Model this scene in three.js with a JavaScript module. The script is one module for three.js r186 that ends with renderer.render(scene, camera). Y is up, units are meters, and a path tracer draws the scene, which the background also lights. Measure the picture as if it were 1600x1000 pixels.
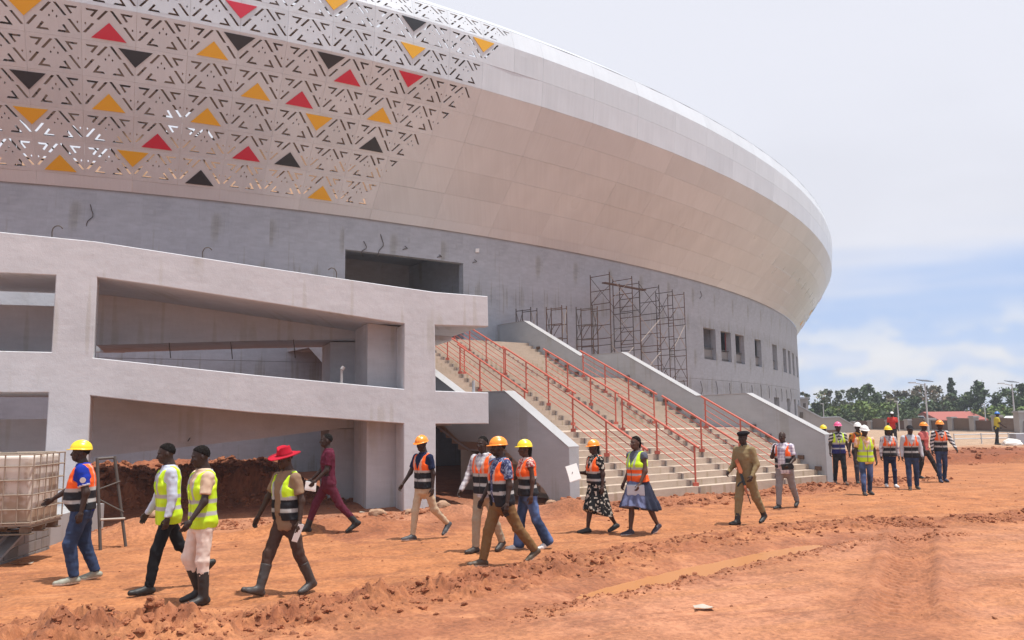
import * as THREE from 'three';
import { mergeGeometries, mergeVertices } from 'three/addons/utils/BufferGeometryUtils.js';

// ---------------------------------------------------------------- camera, sky, sun, exposure
const scene = new THREE.Scene();
const FPX = 1260, PITCH = Math.atan(155 / FPX), ROLL = -0.012, EYE = 2.05;
const camera = new THREE.PerspectiveCamera(2 * Math.atan(500 / FPX) * 180 / Math.PI, 1.6, 0.1, 3000);
camera.position.set(0, EYE, 0);
camera.rotation.order = 'YXZ';
camera.rotation.set(PITCH, 0, ROLL);
camera.updateMatrixWorld(true);

const renderer = new THREE.WebGLRenderer({ antialias: true });
renderer.setSize(1024, 640);
renderer.toneMapping = THREE.LinearToneMapping;
renderer.toneMappingExposure = 1.45;
renderer.shadowMap.enabled = true;

const SUN_EL = 75 * Math.PI / 180;
const SUN = new THREE.Vector3(Math.cos(SUN_EL) * 0.94, Math.sin(SUN_EL), Math.cos(SUN_EL) * 0.34);
const sun = new THREE.DirectionalLight(new THREE.Color(1.0, 0.97, 0.92), 3.6);
sun.position.copy(SUN).multiplyScalar(150).add(new THREE.Vector3(0, 0, -40));
sun.target.position.set(0, 0, -40);
sun.castShadow = true;
sun.shadow.radius = 2.5;
sun.shadow.mapSize.set(4096, 4096);
Object.assign(sun.shadow.camera, { left: -80, right: 80, top: 80, bottom: -80, near: 1, far: 400 });
scene.add(sun, sun.target);

// ---------------------------------------------------------------- random and noise
function rng(seed) { let a = seed >>> 0; return () => { a = (a + 0x6D2B79F5) | 0; let t = Math.imul(a ^ (a >>> 15), 1 | a); t = (t + Math.imul(t ^ (t >>> 7), 61 | t)) ^ t; return ((t ^ (t >>> 14)) >>> 0) / 4294967296; }; }
const clamp = (x, a, b) => Math.min(b, Math.max(a, x));
const mix = (a, b, t) => a + (b - a) * t;
const sst = (a, b, x) => { const t = clamp((x - a) / (b - a), 0, 1); return t * t * (3 - 2 * t); };
function h2(x, y) { let n = Math.imul(x, 374761393) + Math.imul(y, 668265263) | 0; n = Math.imul(n ^ (n >>> 13), 1274126177); return ((n ^ (n >>> 16)) >>> 0) / 4294967296; }
function vn(x, y, per = 0) {            // value noise, optionally tiling
  const xi = Math.floor(x), yi = Math.floor(y), fx = x - xi, fy = y - yi;
  const u = fx * fx * (3 - 2 * fx), v = fy * fy * (3 - 2 * fy);
  let x0 = xi, x1 = xi + 1, y0 = yi, y1 = yi + 1;
  if (per) { x0 = ((x0 % per) + per) % per; x1 = ((x1 % per) + per) % per; y0 = ((y0 % per) + per) % per; y1 = ((y1 % per) + per) % per; }
  const a = h2(x0, y0), b = h2(x1, y0), c = h2(x0, y1), d = h2(x1, y1), e = a + (b - a) * u;
  return e + (c + (d - c) * u - e) * v;
}
function vna(x, y, px, py) { const xi = Math.floor(x), yi = Math.floor(y), fx = x - xi, fy = y - yi, u = fx * fx * (3 - 2 * fx), v = fy * fy * (3 - 2 * fy), x0 = ((xi % px) + px) % px, x1 = (x0 + 1) % px, y0 = ((yi % py) + py) % py, y1 = (y0 + 1) % py; return mix(mix(h2(x0, y0), h2(x1, y0), u), mix(h2(x0, y1), h2(x1, y1), u), v); }
function fbm(x, y, o = 4, per = 0) { let s = 0, a = 0.5, f = 1; for (let i = 0; i < o; i++) { s += a * vn(x * f + i * 17.3 * (per ? 0 : 1), y * f + i * 9.1 * (per ? 0 : 1), per ? per * f : 0); a *= 0.5; f *= 2; } return s / (1 - Math.pow(0.5, o)); }
function h3(x, y, z) { return h2(x + Math.imul(z, 7919), y ^ Math.imul(z, 104729)); }
function vn3(x, y, z) {
  const xi = Math.floor(x), yi = Math.floor(y), zi = Math.floor(z), fx = x - xi, fy = y - yi, fz = z - zi;
  const u = fx * fx * (3 - 2 * fx), v = fy * fy * (3 - 2 * fy), w = fz * fz * (3 - 2 * fz);
  const a = h3(xi, yi, zi), b = h3(xi + 1, yi, zi), c = h3(xi, yi + 1, zi), d = h3(xi + 1, yi + 1, zi);
  const a2 = h3(xi, yi, zi + 1), b2 = h3(xi + 1, yi, zi + 1), c2 = h3(xi, yi + 1, zi + 1), d2 = h3(xi + 1, yi + 1, zi + 1);
  const p = a + (b - a) * u, q = c + (d - c) * u, r = a2 + (b2 - a2) * u, s = c2 + (d2 - c2) * u, m = p + (q - p) * v, n = r + (s - r) * v;
  return m + (n - m) * w;
}

// ---------------------------------------------------------------- the sky: thin white cloud with blue gaps
{
  const W = 1536, Hh = 768, data = new Float32Array(W * Hh * 4);
  for (let j = 0; j < Hh; j++) {
    const th = ((j + 0.5) / Hh - 0.5) * Math.PI, y = Math.sin(th), cy = Math.cos(th);
    for (let i = 0; i < W; i++) {
      const ph = ((i + 0.5) / W - 0.5) * 2 * Math.PI, x = Math.cos(ph) * cy, z = Math.sin(ph) * cy;
      const k = (j * W + i) * 4;
      let r, g, b;
      if (y < -0.02) { r = 0.30; g = 0.20; b = 0.14; } else {
        const yy = Math.max(y, 0);
        const hz = Math.exp(-yy * 7);
        r = mix(0.24, 0.44, hz); g = mix(0.36, 0.53, hz); b = mix(0.62, 0.67, hz);
        const q = 1 / (yy + 0.13), px = x * q, pz = z * q;
        const wob = fbm(px * 0.7 + 3, pz * 0.7, 3);
        // high streaky veil
        const veil = fbm(px * 0.5 + wob * 1.4 + 11.3, pz * 1.7 - px * 0.5 + 4.2, 6);
        const soft = fbm(px * 0.3 + 1.7, pz * 0.55 + 8.8, 4);
        let c = sst(0.29, 0.64, veil * 0.70 + soft * 0.40 + sst(0.18, 0.30, yy) * 0.14 - (1 - sst(0.12, 0.25, yy)) * 0.20);
        c = c * 0.88 + 0.08;
        // low cumulus bank near the horizon
        const az = Math.atan2(x, -z);
        const cu = fbm(az * 30, yy * 75 + fbm(az * 9, 2.2, 3) * 3, 5);
        const band = sst(0.0, 0.03, yy) * (1 - sst(0.06, 0.13, yy + (fbm(az * 14, 7.7, 3) - 0.5) * 0.07));
        const c2 = sst(0.40, 0.62, cu) * band;
        const wr = 0.62 - 0.035 * sst(0.4, 0.75, fbm(px * 1.1 + 5, pz * 1.3, 4));
        r = mix(r, wr * 0.955, c); g = mix(g, wr * 0.965, c); b = mix(b, wr * 1.05, c);
        const top = 0.57 + 0.1 * cu;
        r = mix(r, top, c2 * 0.8); g = mix(g, top * 0.985, c2 * 0.8); b = mix(b, top * 0.985, c2 * 0.8);
      }
      data[k] = r; data[k + 1] = g; data[k + 2] = b; data[k + 3] = 1;
    }
  }
  const t = new THREE.DataTexture(data, W, Hh, THREE.RGBAFormat, THREE.FloatType);
  t.mapping = THREE.EquirectangularReflectionMapping; t.magFilter = THREE.LinearFilter; t.minFilter = THREE.LinearFilter; t.needsUpdate = true;
  scene.background = t; scene.environment = t;
}

// ---------------------------------------------------------------- geometry helpers
const V = (x, y, z) => new THREE.Vector3(x, y, z);
const camR = V(1, 0, 0).applyQuaternion(camera.quaternion), camU = V(0, 1, 0).applyQuaternion(camera.quaternion), camF = V(0, 0, -1).applyQuaternion(camera.quaternion);
// surveyed points: where a sight line through the photograph meets the level h (used only to place real things on the ground)
function sight(u, v) { return camF.clone().multiplyScalar(FPX).addScaledVector(camR, u - 800).addScaledVector(camU, 500 - v).normalize(); }
function gnd(u, v, h = 0) { const d = sight(u, v); return V(0, EYE, 0).addScaledVector(d, (h - EYE) / d.y); }
function atDepth(u, v, z) { const d = sight(u, v); return V(0, EYE, 0).addScaledVector(d, z / -d.z); }

const names = new Map();
function numbered(n) { const k = names.get(n) || 0; names.set(n, k + 1); return k ? `${n}_${String(k).padStart(3, '0')}` : n; }
function tag(o, label, category, group) { o.userData.label = label; o.userData.category = category; if (group) o.userData.group = group; return o; }
function thing(name, label, category, pos = [0, 0, 0], turn = 0, group) { const o = new THREE.Group(); o.name = numbered(name); o.position.set(...pos); o.rotation.y = turn; scene.add(o); return tag(o, label, category, group); }
function shadowed(m) { m.castShadow = true; m.receiveShadow = true; return m; }
function part(name, geo, mat, parent) { const m = shadowed(new THREE.Mesh(geo, mat)); m.name = name; parent.add(m); return m; }
function structure(name, geo, mat) { const m = shadowed(new THREE.Mesh(geo, mat)); m.name = numbered(name); m.userData.kind = 'structure'; scene.add(m); return m; }
function prep(g) { if (g.index) g = g.toNonIndexed(); for (const k of Object.keys(g.attributes)) if (!['position', 'normal', 'uv'].includes(k)) g.deleteAttribute(k); if (!g.attributes.normal) g.computeVertexNormals(); if (!g.attributes.uv) g.setAttribute('uv', new THREE.BufferAttribute(new Float32Array(g.attributes.position.count * 2), 2)); return g; }
function merge(list) { return mergeGeometries(list.map(prep)); }
// uv in metres from position and face direction
function metricUV(g, sc = 1) {
  g = prep(g); const p = g.attributes.position, uv = g.attributes.uv, a = V(), b = V(), c = V();
  for (let i = 0; i < p.count; i += 3) {
    a.fromBufferAttribute(p, i); b.fromBufferAttribute(p, i + 1); c.fromBufferAttribute(p, i + 2);
    const n = b.clone().sub(a).cross(c.clone().sub(a)); const ax = Math.abs(n.x), ay = Math.abs(n.y), az = Math.abs(n.z);
    let t = null; if (ay < Math.max(ax, az)) { t = V(-n.z, 0, n.x).normalize(); }
    for (let k = 0; k < 3; k++) { const q = V().fromBufferAttribute(p, i + k); if (t) uv.setXY(i + k, q.dot(t) * sc, q.y * sc); else uv.setXY(i + k, q.x * sc, q.z * sc); }
  }
  return g;
}
function box(x0, x1, y0, y1, z0, z1) { const g = new THREE.BoxGeometry(x1 - x0, y1 - y0, z1 - z0); g.translate((x0 + x1) / 2, (y0 + y1) / 2, (z0 + z1) / 2); return g; }
function tube(a, b, r, seg = 7, r2 = r) { const d = b.clone().sub(a), g = new THREE.CylinderGeometry(r2, r, d.length(), seg, 1); g.applyQuaternion(new THREE.Quaternion().setFromUnitVectors(V(0, 1, 0), d.clone().normalize())); g.translate((a.x + b.x) / 2, (a.y + b.y) / 2, (a.z + b.z) / 2); return g; }
function bar(a, b, w, h) { const d = b.clone().sub(a), g = new THREE.BoxGeometry(w, h, d.length()); const m = new THREE.Matrix4().lookAt(b, a, V(0, 1, 0)); m.setPosition((a.x + b.x) / 2, (a.y + b.y) / 2, (a.z + b.z) / 2); g.applyMatrix4(m); return g; }
// prism: polygon of [a,h] in the vertical plane along axis A, extruded from c0 to c1 along axis B, from origin o
function prism(poly, c0, c1, o, A, B, bevel = 0) {
  const sh = new THREE.Shape(poly.map(p => new THREE.Vector2(p[0], p[1])));
  if (poly.holes) for (const h of poly.holes) sh.holes.push(new THREE.Path(h.map(p => new THREE.Vector2(p[0], p[1]))));
  const g = new THREE.ExtrudeGeometry(sh, { depth: c1 - c0 - 2 * bevel, bevelEnabled: bevel > 0, bevelSize: bevel, bevelOffset: -bevel, bevelThickness: bevel, bevelSegments: 1 });
  const p = g.attributes.position;
  for (let i = 0; i < p.count; i++) { const a = p.getX(i), h = p.getY(i), c = p.getZ(i) + c0 + bevel; p.setXYZ(i, o.x + A.x * a + B.x * c, o.y + h, o.z + A.z * a + B.z * c); }
  // the axes may mirror the shape: make faces point outwards
  const det = A.x * B.z - A.z * B.x; const g2 = g.index ? g.toNonIndexed() : g;
  if (det > 0) { const q = g2.attributes.position.array; for (let i = 0; i < q.length; i += 9) for (let k = 0; k < 3; k++) { const t = q[i + 3 + k]; q[i + 3 + k] = q[i + 6 + k]; q[i + 6 + k] = t; } }
  g2.deleteAttribute('normal'); g2.computeVertexNormals();
  return metricUV(g2);
}

// ---------------------------------------------------------------- procedural surfaces
function dataTex(n, fn, srgb = true, rep = 1) {
  const d = new Uint8Array(n * n * 4);
  for (let j = 0; j < n; j++) for (let i = 0; i < n; i++) { const c = fn(i / n, j / n), k = (j * n + i) * 4; for (let q = 0; q < 3; q++) d[k + q] = clamp(Math.round((Array.isArray(c) ? c[q] : c) * 255), 0, 255); d[k + 3] = 255; }
  const t = new THREE.DataTexture(d, n, n, THREE.RGBAFormat); t.wrapS = t.wrapT = THREE.RepeatWrapping; t.magFilter = THREE.LinearFilter; t.minFilter = THREE.LinearMipmapLinearFilter; t.generateMipmaps = true; if (srgb) t.colorSpace = THREE.SRGBColorSpace; t.repeat.set(rep, rep); t.needsUpdate = true; return t;
}
const toS = x => x <= 0.0031308 ? x * 12.92 : 1.055 * Math.pow(x, 1 / 2.4) - 0.055;
// plastered / cast concrete with float marks, blotches and a few run stains; 4 m tile
function concreteTex(base, amp, stain, seed, streak = 0.5) {
  return dataTex(512, (u, v) => {
    const bt = mix(fbm(u * 4, v * 4 + seed * 8, 4, 4), fbm(u * 8 + 3, v * 8, 3, 8), 0.4);
    const grain = h2(Math.floor(u * 512) + seed * 31, Math.floor(v * 512)) - 0.5;
    const brush = (vna(u * 26 + seed, v * 190, 26, 190) - 0.5) * 0.7 + (vna(u * 170, v * 30, 170, 30) - 0.5) * 0.7, br2 = vna(u * 14, v * 46, 14, 46) - 0.5;
    const st = sst(0.60, 0.80, vna(u * 34 + seed, v * 2, 34, 2) * 0.7 + vna(u * 70, v * 4, 70, 4) * 0.3) * sst(0.35, 0.65, fbm(u * 4 + 2, v * 4 + 1, 3, 4));
    const k = 1 + amp * ((bt - 0.5) * 1.5 + grain * 0.35 + brush * 0.35 * streak + br2 * 0.5 * streak) - stain * st * 0.55;
    const w = stain * st * 0.25;
    return [toS(base[0] * k * (1 + w * 0.3)), toS(base[1] * k), toS(base[2] * k * (1 - w))];
  }, true, 0.25);
}
const bumpConcrete = dataTex(256, (u, v) => 0.5 + (fbm(u * 16, v * 16, 4, 16) - 0.5) * 0.7 + (h2(Math.floor(u * 256), Math.floor(v * 256)) - 0.5) * 0.25, false, 0.5);
const M = {};
M.ramp = new THREE.MeshStandardMaterial({ map: concreteTex([0.52, 0.525, 0.55], 0.20, 0.22, 1, 0.8), bumpMap: bumpConcrete, bumpScale: 0.006, roughness: 0.92 });
M.wall = new THREE.MeshStandardMaterial({ map: concreteTex([0.365, 0.395, 0.445], 0.22, 0.35, 2, 1.1), bumpMap: bumpConcrete, bumpScale: 0.005, roughness: 0.95 });
M.stringer = new THREE.MeshStandardMaterial({ map: concreteTex([0.375, 0.395, 0.42], 0.18, 0.2, 3, 0.7), bumpMap: bumpConcrete, bumpScale: 0.006, roughness: 0.95 });
M.coping = new THREE.MeshStandardMaterial({ map: concreteTex([0.35, 0.345, 0.35], 0.14, 0.15, 4, 0.4), bumpMap: bumpConcrete, bumpScale: 0.004, roughness: 0.92 });
M.step = new THREE.MeshStandardMaterial({ map: concreteTex([0.46, 0.37, 0.295], 0.30, 0.4, 5, 0.5), bumpMap: bumpConcrete, bumpScale: 0.008, roughness: 0.95 });
const blockTex = concreteTex([0.21, 0.195, 0.19], 0.35, 0.3, 9, 0.3);
M.block = [[1, 1, 1], [0.86, 0.85, 0.84], [1.1, 1.07, 1.04]].map(c => new THREE.MeshStandardMaterial({ map: blockTex, color: new THREE.Color().setRGB(...c), roughness: 0.95 }));
M.steel = new THREE.MeshStandardMaterial({ color: new THREE.Color().setRGB(0.10, 0.085, 0.075), roughness: 0.6, metalness: 0.35 });
M.redSteel = new THREE.MeshStandardMaterial({ color: new THREE.Color().setRGB(0.50, 0.115, 0.075), roughness: 0.5 });

// ---------------------------------------------------------------- the stadium: plan curve and shell profile
const PLAN = [-17.2014503, -29.2092814, 0.36983871, 1.48547446, -1.07562247, 0.44541557];
const S0 = -40, S1 = 150, DS = 0.25, NT = Math.round((S1 - S0) / DS) + 1;
const planTab = (() => {
  const hd = s => { const t = clamp(s, -24, 104) / 75; return PLAN[2] + PLAN[3] * t + PLAN[4] * t * t + PLAN[5] * t * t * t; };
  const x = new Float64Array(NT), z = new Float64Array(NT), a = new Float64Array(NT);
  for (let i = 0; i < NT; i++) { a[i] = hd(S0 + i * DS); if (i) { const m = hd(S0 + (i - 0.5) * DS); x[i] = x[i - 1] + Math.cos(m) * DS; z[i] = z[i - 1] - Math.sin(m) * DS; } }
  const i0 = Math.round(-S0 / DS), dx = PLAN[0] - x[i0], dz = PLAN[1] - z[i0];
  for (let i = 0; i < NT; i++) { x[i] += dx; z[i] += dz; }
  return { x, z, a };
})();
function plan(s, o, h) {               // point at arc length s along the wall, o metres outwards, at height h
  const f = clamp((s - S0) / DS, 0, NT - 1.001), i = Math.floor(f), t = f - i;
  const x = mix(planTab.x[i], planTab.x[i + 1], t), z = mix(planTab.z[i], planTab.z[i + 1], t), a = mix(planTab.a[i], planTab.a[i + 1], t);
  return V(x + Math.sin(a) * o, h, z + Math.cos(a) * o);
}
const PROF = [[0.12, 10.9], [0.42, 11.29], [1.24, 12.28], [2.06, 13.21], [2.88, 14.21], [3.62, 15.2], [4.27, 16.19], [4.39, 17.34], [4.46, 18.43], [4.20, 19.32]];
M.roofSheet = new THREE.MeshStandardMaterial({ color: new THREE.Color().setRGB(0.45, 0.42, 0.40), roughness: 0.7 });
const stadium = thing('stadium', 'round stadium with white bulging panelled shell above grey concrete wall', 'stadium', [0, 0, 0]);

// quads helper
function quadGeo(quads) {
  const pos = []; for (const [a, b, c, d] of quads) for (const p of [a, b, c, a, c, d]) pos.push(p.x, p.y, p.z);
  const g = new THREE.BufferGeometry(); g.setAttribute('position', new THREE.Float32BufferAttribute(pos, 3)); g.computeVertexNormals(); return metricUV(g);
}
// curved wall with openings [s0,s1,h0,h1]
function curvedWall(sa, sb, ha, hb, o, thick, openings, step = 1.6) {
  const cuts = new Set([sa, sb]); for (let s = sa; s < sb; s += step) cuts.add(+s.toFixed(3));
  for (const q of openings) { if (q[0] > sa && q[0] < sb) cuts.add(q[0]); if (q[1] > sa && q[1] < sb) cuts.add(q[1]); }
  let cs = [...cuts].sort((x, y) => x - y); cs = cs.filter((s, i) => !i || s - cs[i - 1] > 0.02 || openings.some(q => q[0] === s || q[1] === s));
  const solid = i => { const m = (cs[i] + cs[i + 1]) / 2; let iv = [[ha, hb]]; for (const q of openings) if (m > q[0] && m < q[1]) iv = iv.flatMap(([a, b]) => [[a, Math.min(b, q[2])], [Math.max(a, q[3]), b]].filter(v => v[1] - v[0] > 0.01)); return iv; };
  const Q = [], oi = o - thick;
  for (let i = 0; i + 1 < cs.length; i++) {
    const iv = solid(i), L = i ? solid(i - 1) : [], R = i + 2 < cs.length ? solid(i + 1) : [], p = (s, oo, h) => plan(s, oo, h);
    for (const [a, b] of iv) {
      Q.push([p(cs[i], o, a), p(cs[i + 1], o, a), p(cs[i + 1], o, b), p(cs[i], o, b)]);
      Q.push([p(cs[i + 1], oi, a), p(cs[i], oi, a), p(cs[i], oi, b), p(cs[i + 1], oi, b)]);
      Q.push([p(cs[i], o, b), p(cs[i + 1], o, b), p(cs[i + 1], oi, b), p(cs[i], oi, b)]);
      Q.push([p(cs[i], oi, a), p(cs[i + 1], oi, a), p(cs[i + 1], o, a), p(cs[i], o, a)]);
      const same = N => N.length === iv.length;
      if (!same(L) || L.some((v, k) => v[0] !== iv[k][0] || v[1] !== iv[k][1])) Q.push([p(cs[i], oi, a), p(cs[i], o, a), p(cs[i], o, b), p(cs[i], oi, b)]);
      if (!same(R) || R.some((v, k) => v[0] !== iv[k][0] || v[1] !== iv[k][1])) Q.push([p(cs[i + 1], o, a), p(cs[i + 1], oi, a), p(cs[i + 1], oi, b), p(cs[i + 1], o, b)]);
    }
  }
  return quadGeo(Q);
}
{
  const win = [[38.54, 40.5], [41.4, 43.3], [44.2, 46.1], [48.7, 50.5], [54.2, 56.0], [58.7, 60.5], [61.6, 63.2], [64.7, 66.4], [69.1, 70.9], [72.2, 74.0], [75.4, 77.2]];
  const low = [[54.0, 55.95], [59.66, 61.4], [64.4, 66.2], [69.2, 71.0], [74, 75.8]];
  const ups = win.map(([a, b]) => [a, b, 5.83, 7.93]), lws = low.map(([a, b]) => [a, b, 0.9, 3.57]);
  part('wall', curvedWall(-24, 100, -0.3, 4.5, 0, 0.35, lws), M.wall, stadium).userData.label = 'grey plastered lower wall of the stadium';
  part('wall', curvedWall(-24, 100, 4.508, 10.95, 0.018, 0.36, [[11.26, 17.26, 5.55, 9.45], ...ups]), M.wall, stadium).userData.label = 'grey plastered upper wall of the stadium under the shell';
  // rooms behind the openings
  const back = []; for (let s = -24; s < 100; s += 4) { back.push([plan(s, -6, 0), plan(s + 4, -6, 0), plan(s + 4, -6, 10.9), plan(s, -6, 10.9)]); }
  part('inner_wall', quadGeo(back), M.wall, stadium);
  for (const h of [4.3, 10.6]) { const q = []; for (let s = -24; s < 100; s += 4) { q.push([plan(s, -0.36, h), plan(s + 4, -0.36, h), plan(s + 4, -6, h), plan(s, -6, h)]); q.push([plan(s, -6, h - 0.25), plan(s + 4, -6, h - 0.25), plan(s + 4, -0.36, h - 0.25), plan(s, -0.36, h - 0.25)]); } part('floor_slab', quadGeo(q), M.wall, stadium); }
  // doorway: back partition and side wall
  part('partition', quadGeo([[plan(17.9, -0.36, 4.4), plan(17.9, -6, 4.4), plan(17.9, -6, 10.3), plan(17.9, -0.36, 10.3)], [plan(13, -5, 4.4), plan(17.9, -5, 4.4), plan(17.9, -5, 8.4), plan(13, -5, 8.4)]]), M.wall, stadium);
  for (let s = 36; s < 80; s += 4.6) part('partition', quadGeo([[plan(s, -0.37, 0), plan(s, -6, 0), plan(s, -6, 10.3), plan(s, -0.37, 10.3)]]), M.wall, stadium);
  const railM = new THREE.MeshStandardMaterial({ color: 0x55504c, roughness: 0.6, metalness: 0.3 });
  const infill = new THREE.MeshStandardMaterial({ color: new THREE.Color().setRGB(0.22, 0.21, 0.21), roughness: 0.7 });
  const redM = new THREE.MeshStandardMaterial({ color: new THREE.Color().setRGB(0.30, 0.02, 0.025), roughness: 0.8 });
  win.forEach(([a, b], i) => {
    const w = new THREE.Group(); w.name = 'window'; stadium.add(w);
    part('handrail', merge([bar(plan(a, -0.2, 6.62), plan(b, -0.2, 6.62), 0.05, 0.05), bar(plan(a, -0.2, 5.98), plan(b, -0.2, 5.98), 0.03, 0.03)]), railM, w);
    part('infill_panel', quadGeo([[plan(a, -0.27, 5.84), plan(b, -0.27, 5.84), plan(b, -0.27, 6.55), plan(a, -0.27, 6.55)]]), infill, w);
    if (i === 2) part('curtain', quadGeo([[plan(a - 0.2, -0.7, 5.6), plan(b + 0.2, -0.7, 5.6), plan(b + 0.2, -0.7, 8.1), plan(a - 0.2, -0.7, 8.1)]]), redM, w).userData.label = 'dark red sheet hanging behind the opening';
  });
  low.forEach(([a, b]) => { const w = new THREE.Group(); w.name = 'window'; stadium.add(w); part('mullion', merge([bar(plan((a + b) / 2, -0.2, 0.9), plan((a + b) / 2, -0.2, 3.57), 0.06, 0.06), bar(plan(a, -0.2, 2.6), plan(b, -0.2, 2.6), 0.05, 0.05)]), railM, w); });
  // loose cable ends and anchor bars sticking out of the wall
  const R = rng(5), wires = [];
  const wire = (s, h, len, k) => { const pts = []; for (let i = 0; i < 5; i++) pts.push(plan(s + (i * 0.06 * k) * (i > 2 ? -0.4 : 1), 0.03 + 0.05 * Math.sin(i), h - len * i / 4)); wires.push(new THREE.TubeGeometry(new THREE.CatmullRomCurve3(pts), 8, 0.018, 4)); };
  for (let s = 33; s < 62; s += 2.4) wire(s, 4.45 - R() * 0.15, 0.9 + R() * 0.7, R() > 0.5 ? 1 : -1);
  for (const [s, h, l] of [[12.1, 9.9, 0.6], [12.9, 10.3, 1.0], [14.1, 9.9, 0.2], [15.9, 9.7, 0.15], [17.9, 9.7, 0.2], [1.4, 10.3, 0.9], [38.3, 10.3, 0.6]]) wire(s, h, l, 1);
  part('loose_cable', merge(wires), M.steel, stadium);
  part('wall_lamp', box(-0.09, 0.09, -0.09, 0.09, -0.05, 0.05), new THREE.MeshStandardMaterial({ color: 0xe8e8e6, roughness: 0.5 }), stadium).position.copy(plan(18.05, 0.08, 10.15));
}

// ---------------------------------------------------------------- the shell
{
  const shell = new THREE.Group(); shell.name = 'shell'; stadium.add(shell); shell.userData.label = 'white metal panel shell leaning out over the wall, pierced with triangles at one end';
  const streak = dataTex(512, (u, v) => { const s = vn(u * 64, v * 3, 0) * 0.6 + vn(u * 160, v * 4, 0) * 0.4, b = fbm(u * 5, v * 5, 3); const k = 0.955 + 0.035 * s + 0.05 * (b - 0.5); return [k, k * 0.995, k * 0.985]; }, true, 0.22);
  const rough = dataTex(256, (u, v) => { const k = 0.55 + 0.3 * (fbm(u * 4, v * 4, 4, 4) - 0.5); return [1, k, 1]; }, false, 0.15);
  const R = rng(11);
  const panelM = [0.60, 0.62, 0.64].map(a => new THREE.MeshPhysicalMaterial({ color: new THREE.Color().setRGB(a * 0.99, a * 1.075, a * 1.18), map: streak, roughness: 0.62, roughnessMap: rough, metalness: 0.0, clearcoat: 0.3, clearcoatRoughness: 0.28 }));
  const PW = 1.585, ORG = -0.37;
  const limit = [12.0, 12.1, 12.5, 13.3, 14.1, 14.75, 15.3, 16.1, 16.7];
  // shell point for row k (0..8), arc s, height fraction t, inset along the panel normal
  function sp(s, k, t, inset = 0) {
    const [o0, h0] = PROF[k], [o1, h1] = PROF[k + 1]; const dx = o1 - o0, dh = h1 - h0, L = Math.hypot(dx, dh);
    return plan(s, (mix(o0, o1, t) - inset * dh / L) * (1 - 0.2 * sst(40, 92, s)), mix(h0, h1, t) + inset * dx / L);
  }
  // holes of one panel, in panel units (x along the row, y up)
  const AR = 1.26 / 1.585;       // panel height over width
  function slot(ax, ay, bx, by, w, skew) { const dx = bx - ax, dy = (by - ay) * AR, L = Math.hypot(dx, dy), nx = -dy / L * w / 2, ny = dx / L * w / 2 / AR, e = skew * w; const ux = dx / L * e, uy = dy / L * e / AR; return [[ax + nx, ay + ny], [ax - nx + ux, ay - ny + uy], [bx - nx, by - ny], [bx + nx - ux, by + ny - uy]]; }
  function arrow(flipX, flipY, ox) {
    const P = [[0.195, 0.115], [0.43, 0.115], [0.405, 0.175], [0.272, 0.175], [0.345, 0.315], [0.305, 0.345]];
    return P.map(([x, y]) => [ox + (flipX ? -1 : 1) * (x - 0.5), flipY ? 1 - y : y]);
  }
  function diamond(x, y) { return [[x - 0.018, y - 0.01], [x + 0.004, y - 0.042], [x + 0.02, y + 0.008], [x - 0.002, y + 0.042]]; }
  function holes(skipUp, skipL, skipR) {
    const H = [];
    for (const m of [0, 1]) for (const [a, b] of [[[0.045, 0.19], [0.215, 0.50]], [[0.285, 0.60], [0.462, 0.905]]]) { const f = p => m ? 1 - p : p; H.push(slot(f(a[0]), a[1], f(b[0]), b[1], 0.046, m ? -0.5 : 0.5)); }
    if (!skipUp) { H.push(arrow(0, 0, 0.5), arrow(1, 0, 0.5), diamond(0.435, 0.53), diamond(0.565, 0.53), diamond(0.5, 0.66)); }
    // halves of the hanging triangles at both ends: centre x = 0 and x = 1
    if (!skipL) { H.push(arrow(1, 1, 0), diamond(0.07, 0.46)); }
    if (!skipR) { H.push(arrow(0, 1, 1), diamond(0.93, 0.46)); }
    return H;
  }
  const g0 = 0.0018;
  function perfGeo(s0, k, H, depth = 0.035) {
    const sh = new THREE.Shape([[g0, g0], [1 - g0, g0], [1 - g0, 1 - g0], [g0, 1 - g0]].map(p => new THREE.Vector2(...p)));
    for (const h of H) { if (THREE.ShapeUtils.area(h.map(p => new THREE.Vector2(...p))) > 0) h.reverse(); sh.holes.push(new THREE.Path(h.map(p => new THREE.Vector2(...p)))); }
    const g = new THREE.ExtrudeGeometry(sh, { depth: 1, bevelEnabled: false }), p = g.attributes.position;
    for (let i = 0; i < p.count; i++) { const q = sp(s0 + p.getX(i) * PW, k, p.getY(i), (1 - p.getZ(i)) * depth); p.setXYZ(i, q.x, q.y, q.z); }
    g.deleteAttribute('normal'); g.computeVertexNormals(); return metricUV(g);
  }
  function plainGeo(s0, s1, k) {
    const j = () => (R() - 0.5) * (k > 4 ? 0.003 : 0.009), gs = 0.003, gt = 0.0028, e = [0, 0, 0, 0].map(j);
    const c = [[s0 + gs, gt], [s1 - gs, gt], [s1 - gs, 1 - gt], [s0 + gs, 1 - gt]];
    const f = c.map(([s, t], i) => sp(s, k, t, e[i])), b = c.map(([s, t], i) => sp(s, k, t, e[i] + 0.04));
    return quadGeo([[f[0], f[1], f[2], f[3]], [b[1], b[0], b[3], b[2]], [b[0], b[1], f[1], f[0]], [b[2], b[3], f[3], f[2]], [b[3], b[0], f[0], f[3]], [b[1], b[2], f[2], f[1]]]);
  }
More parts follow.
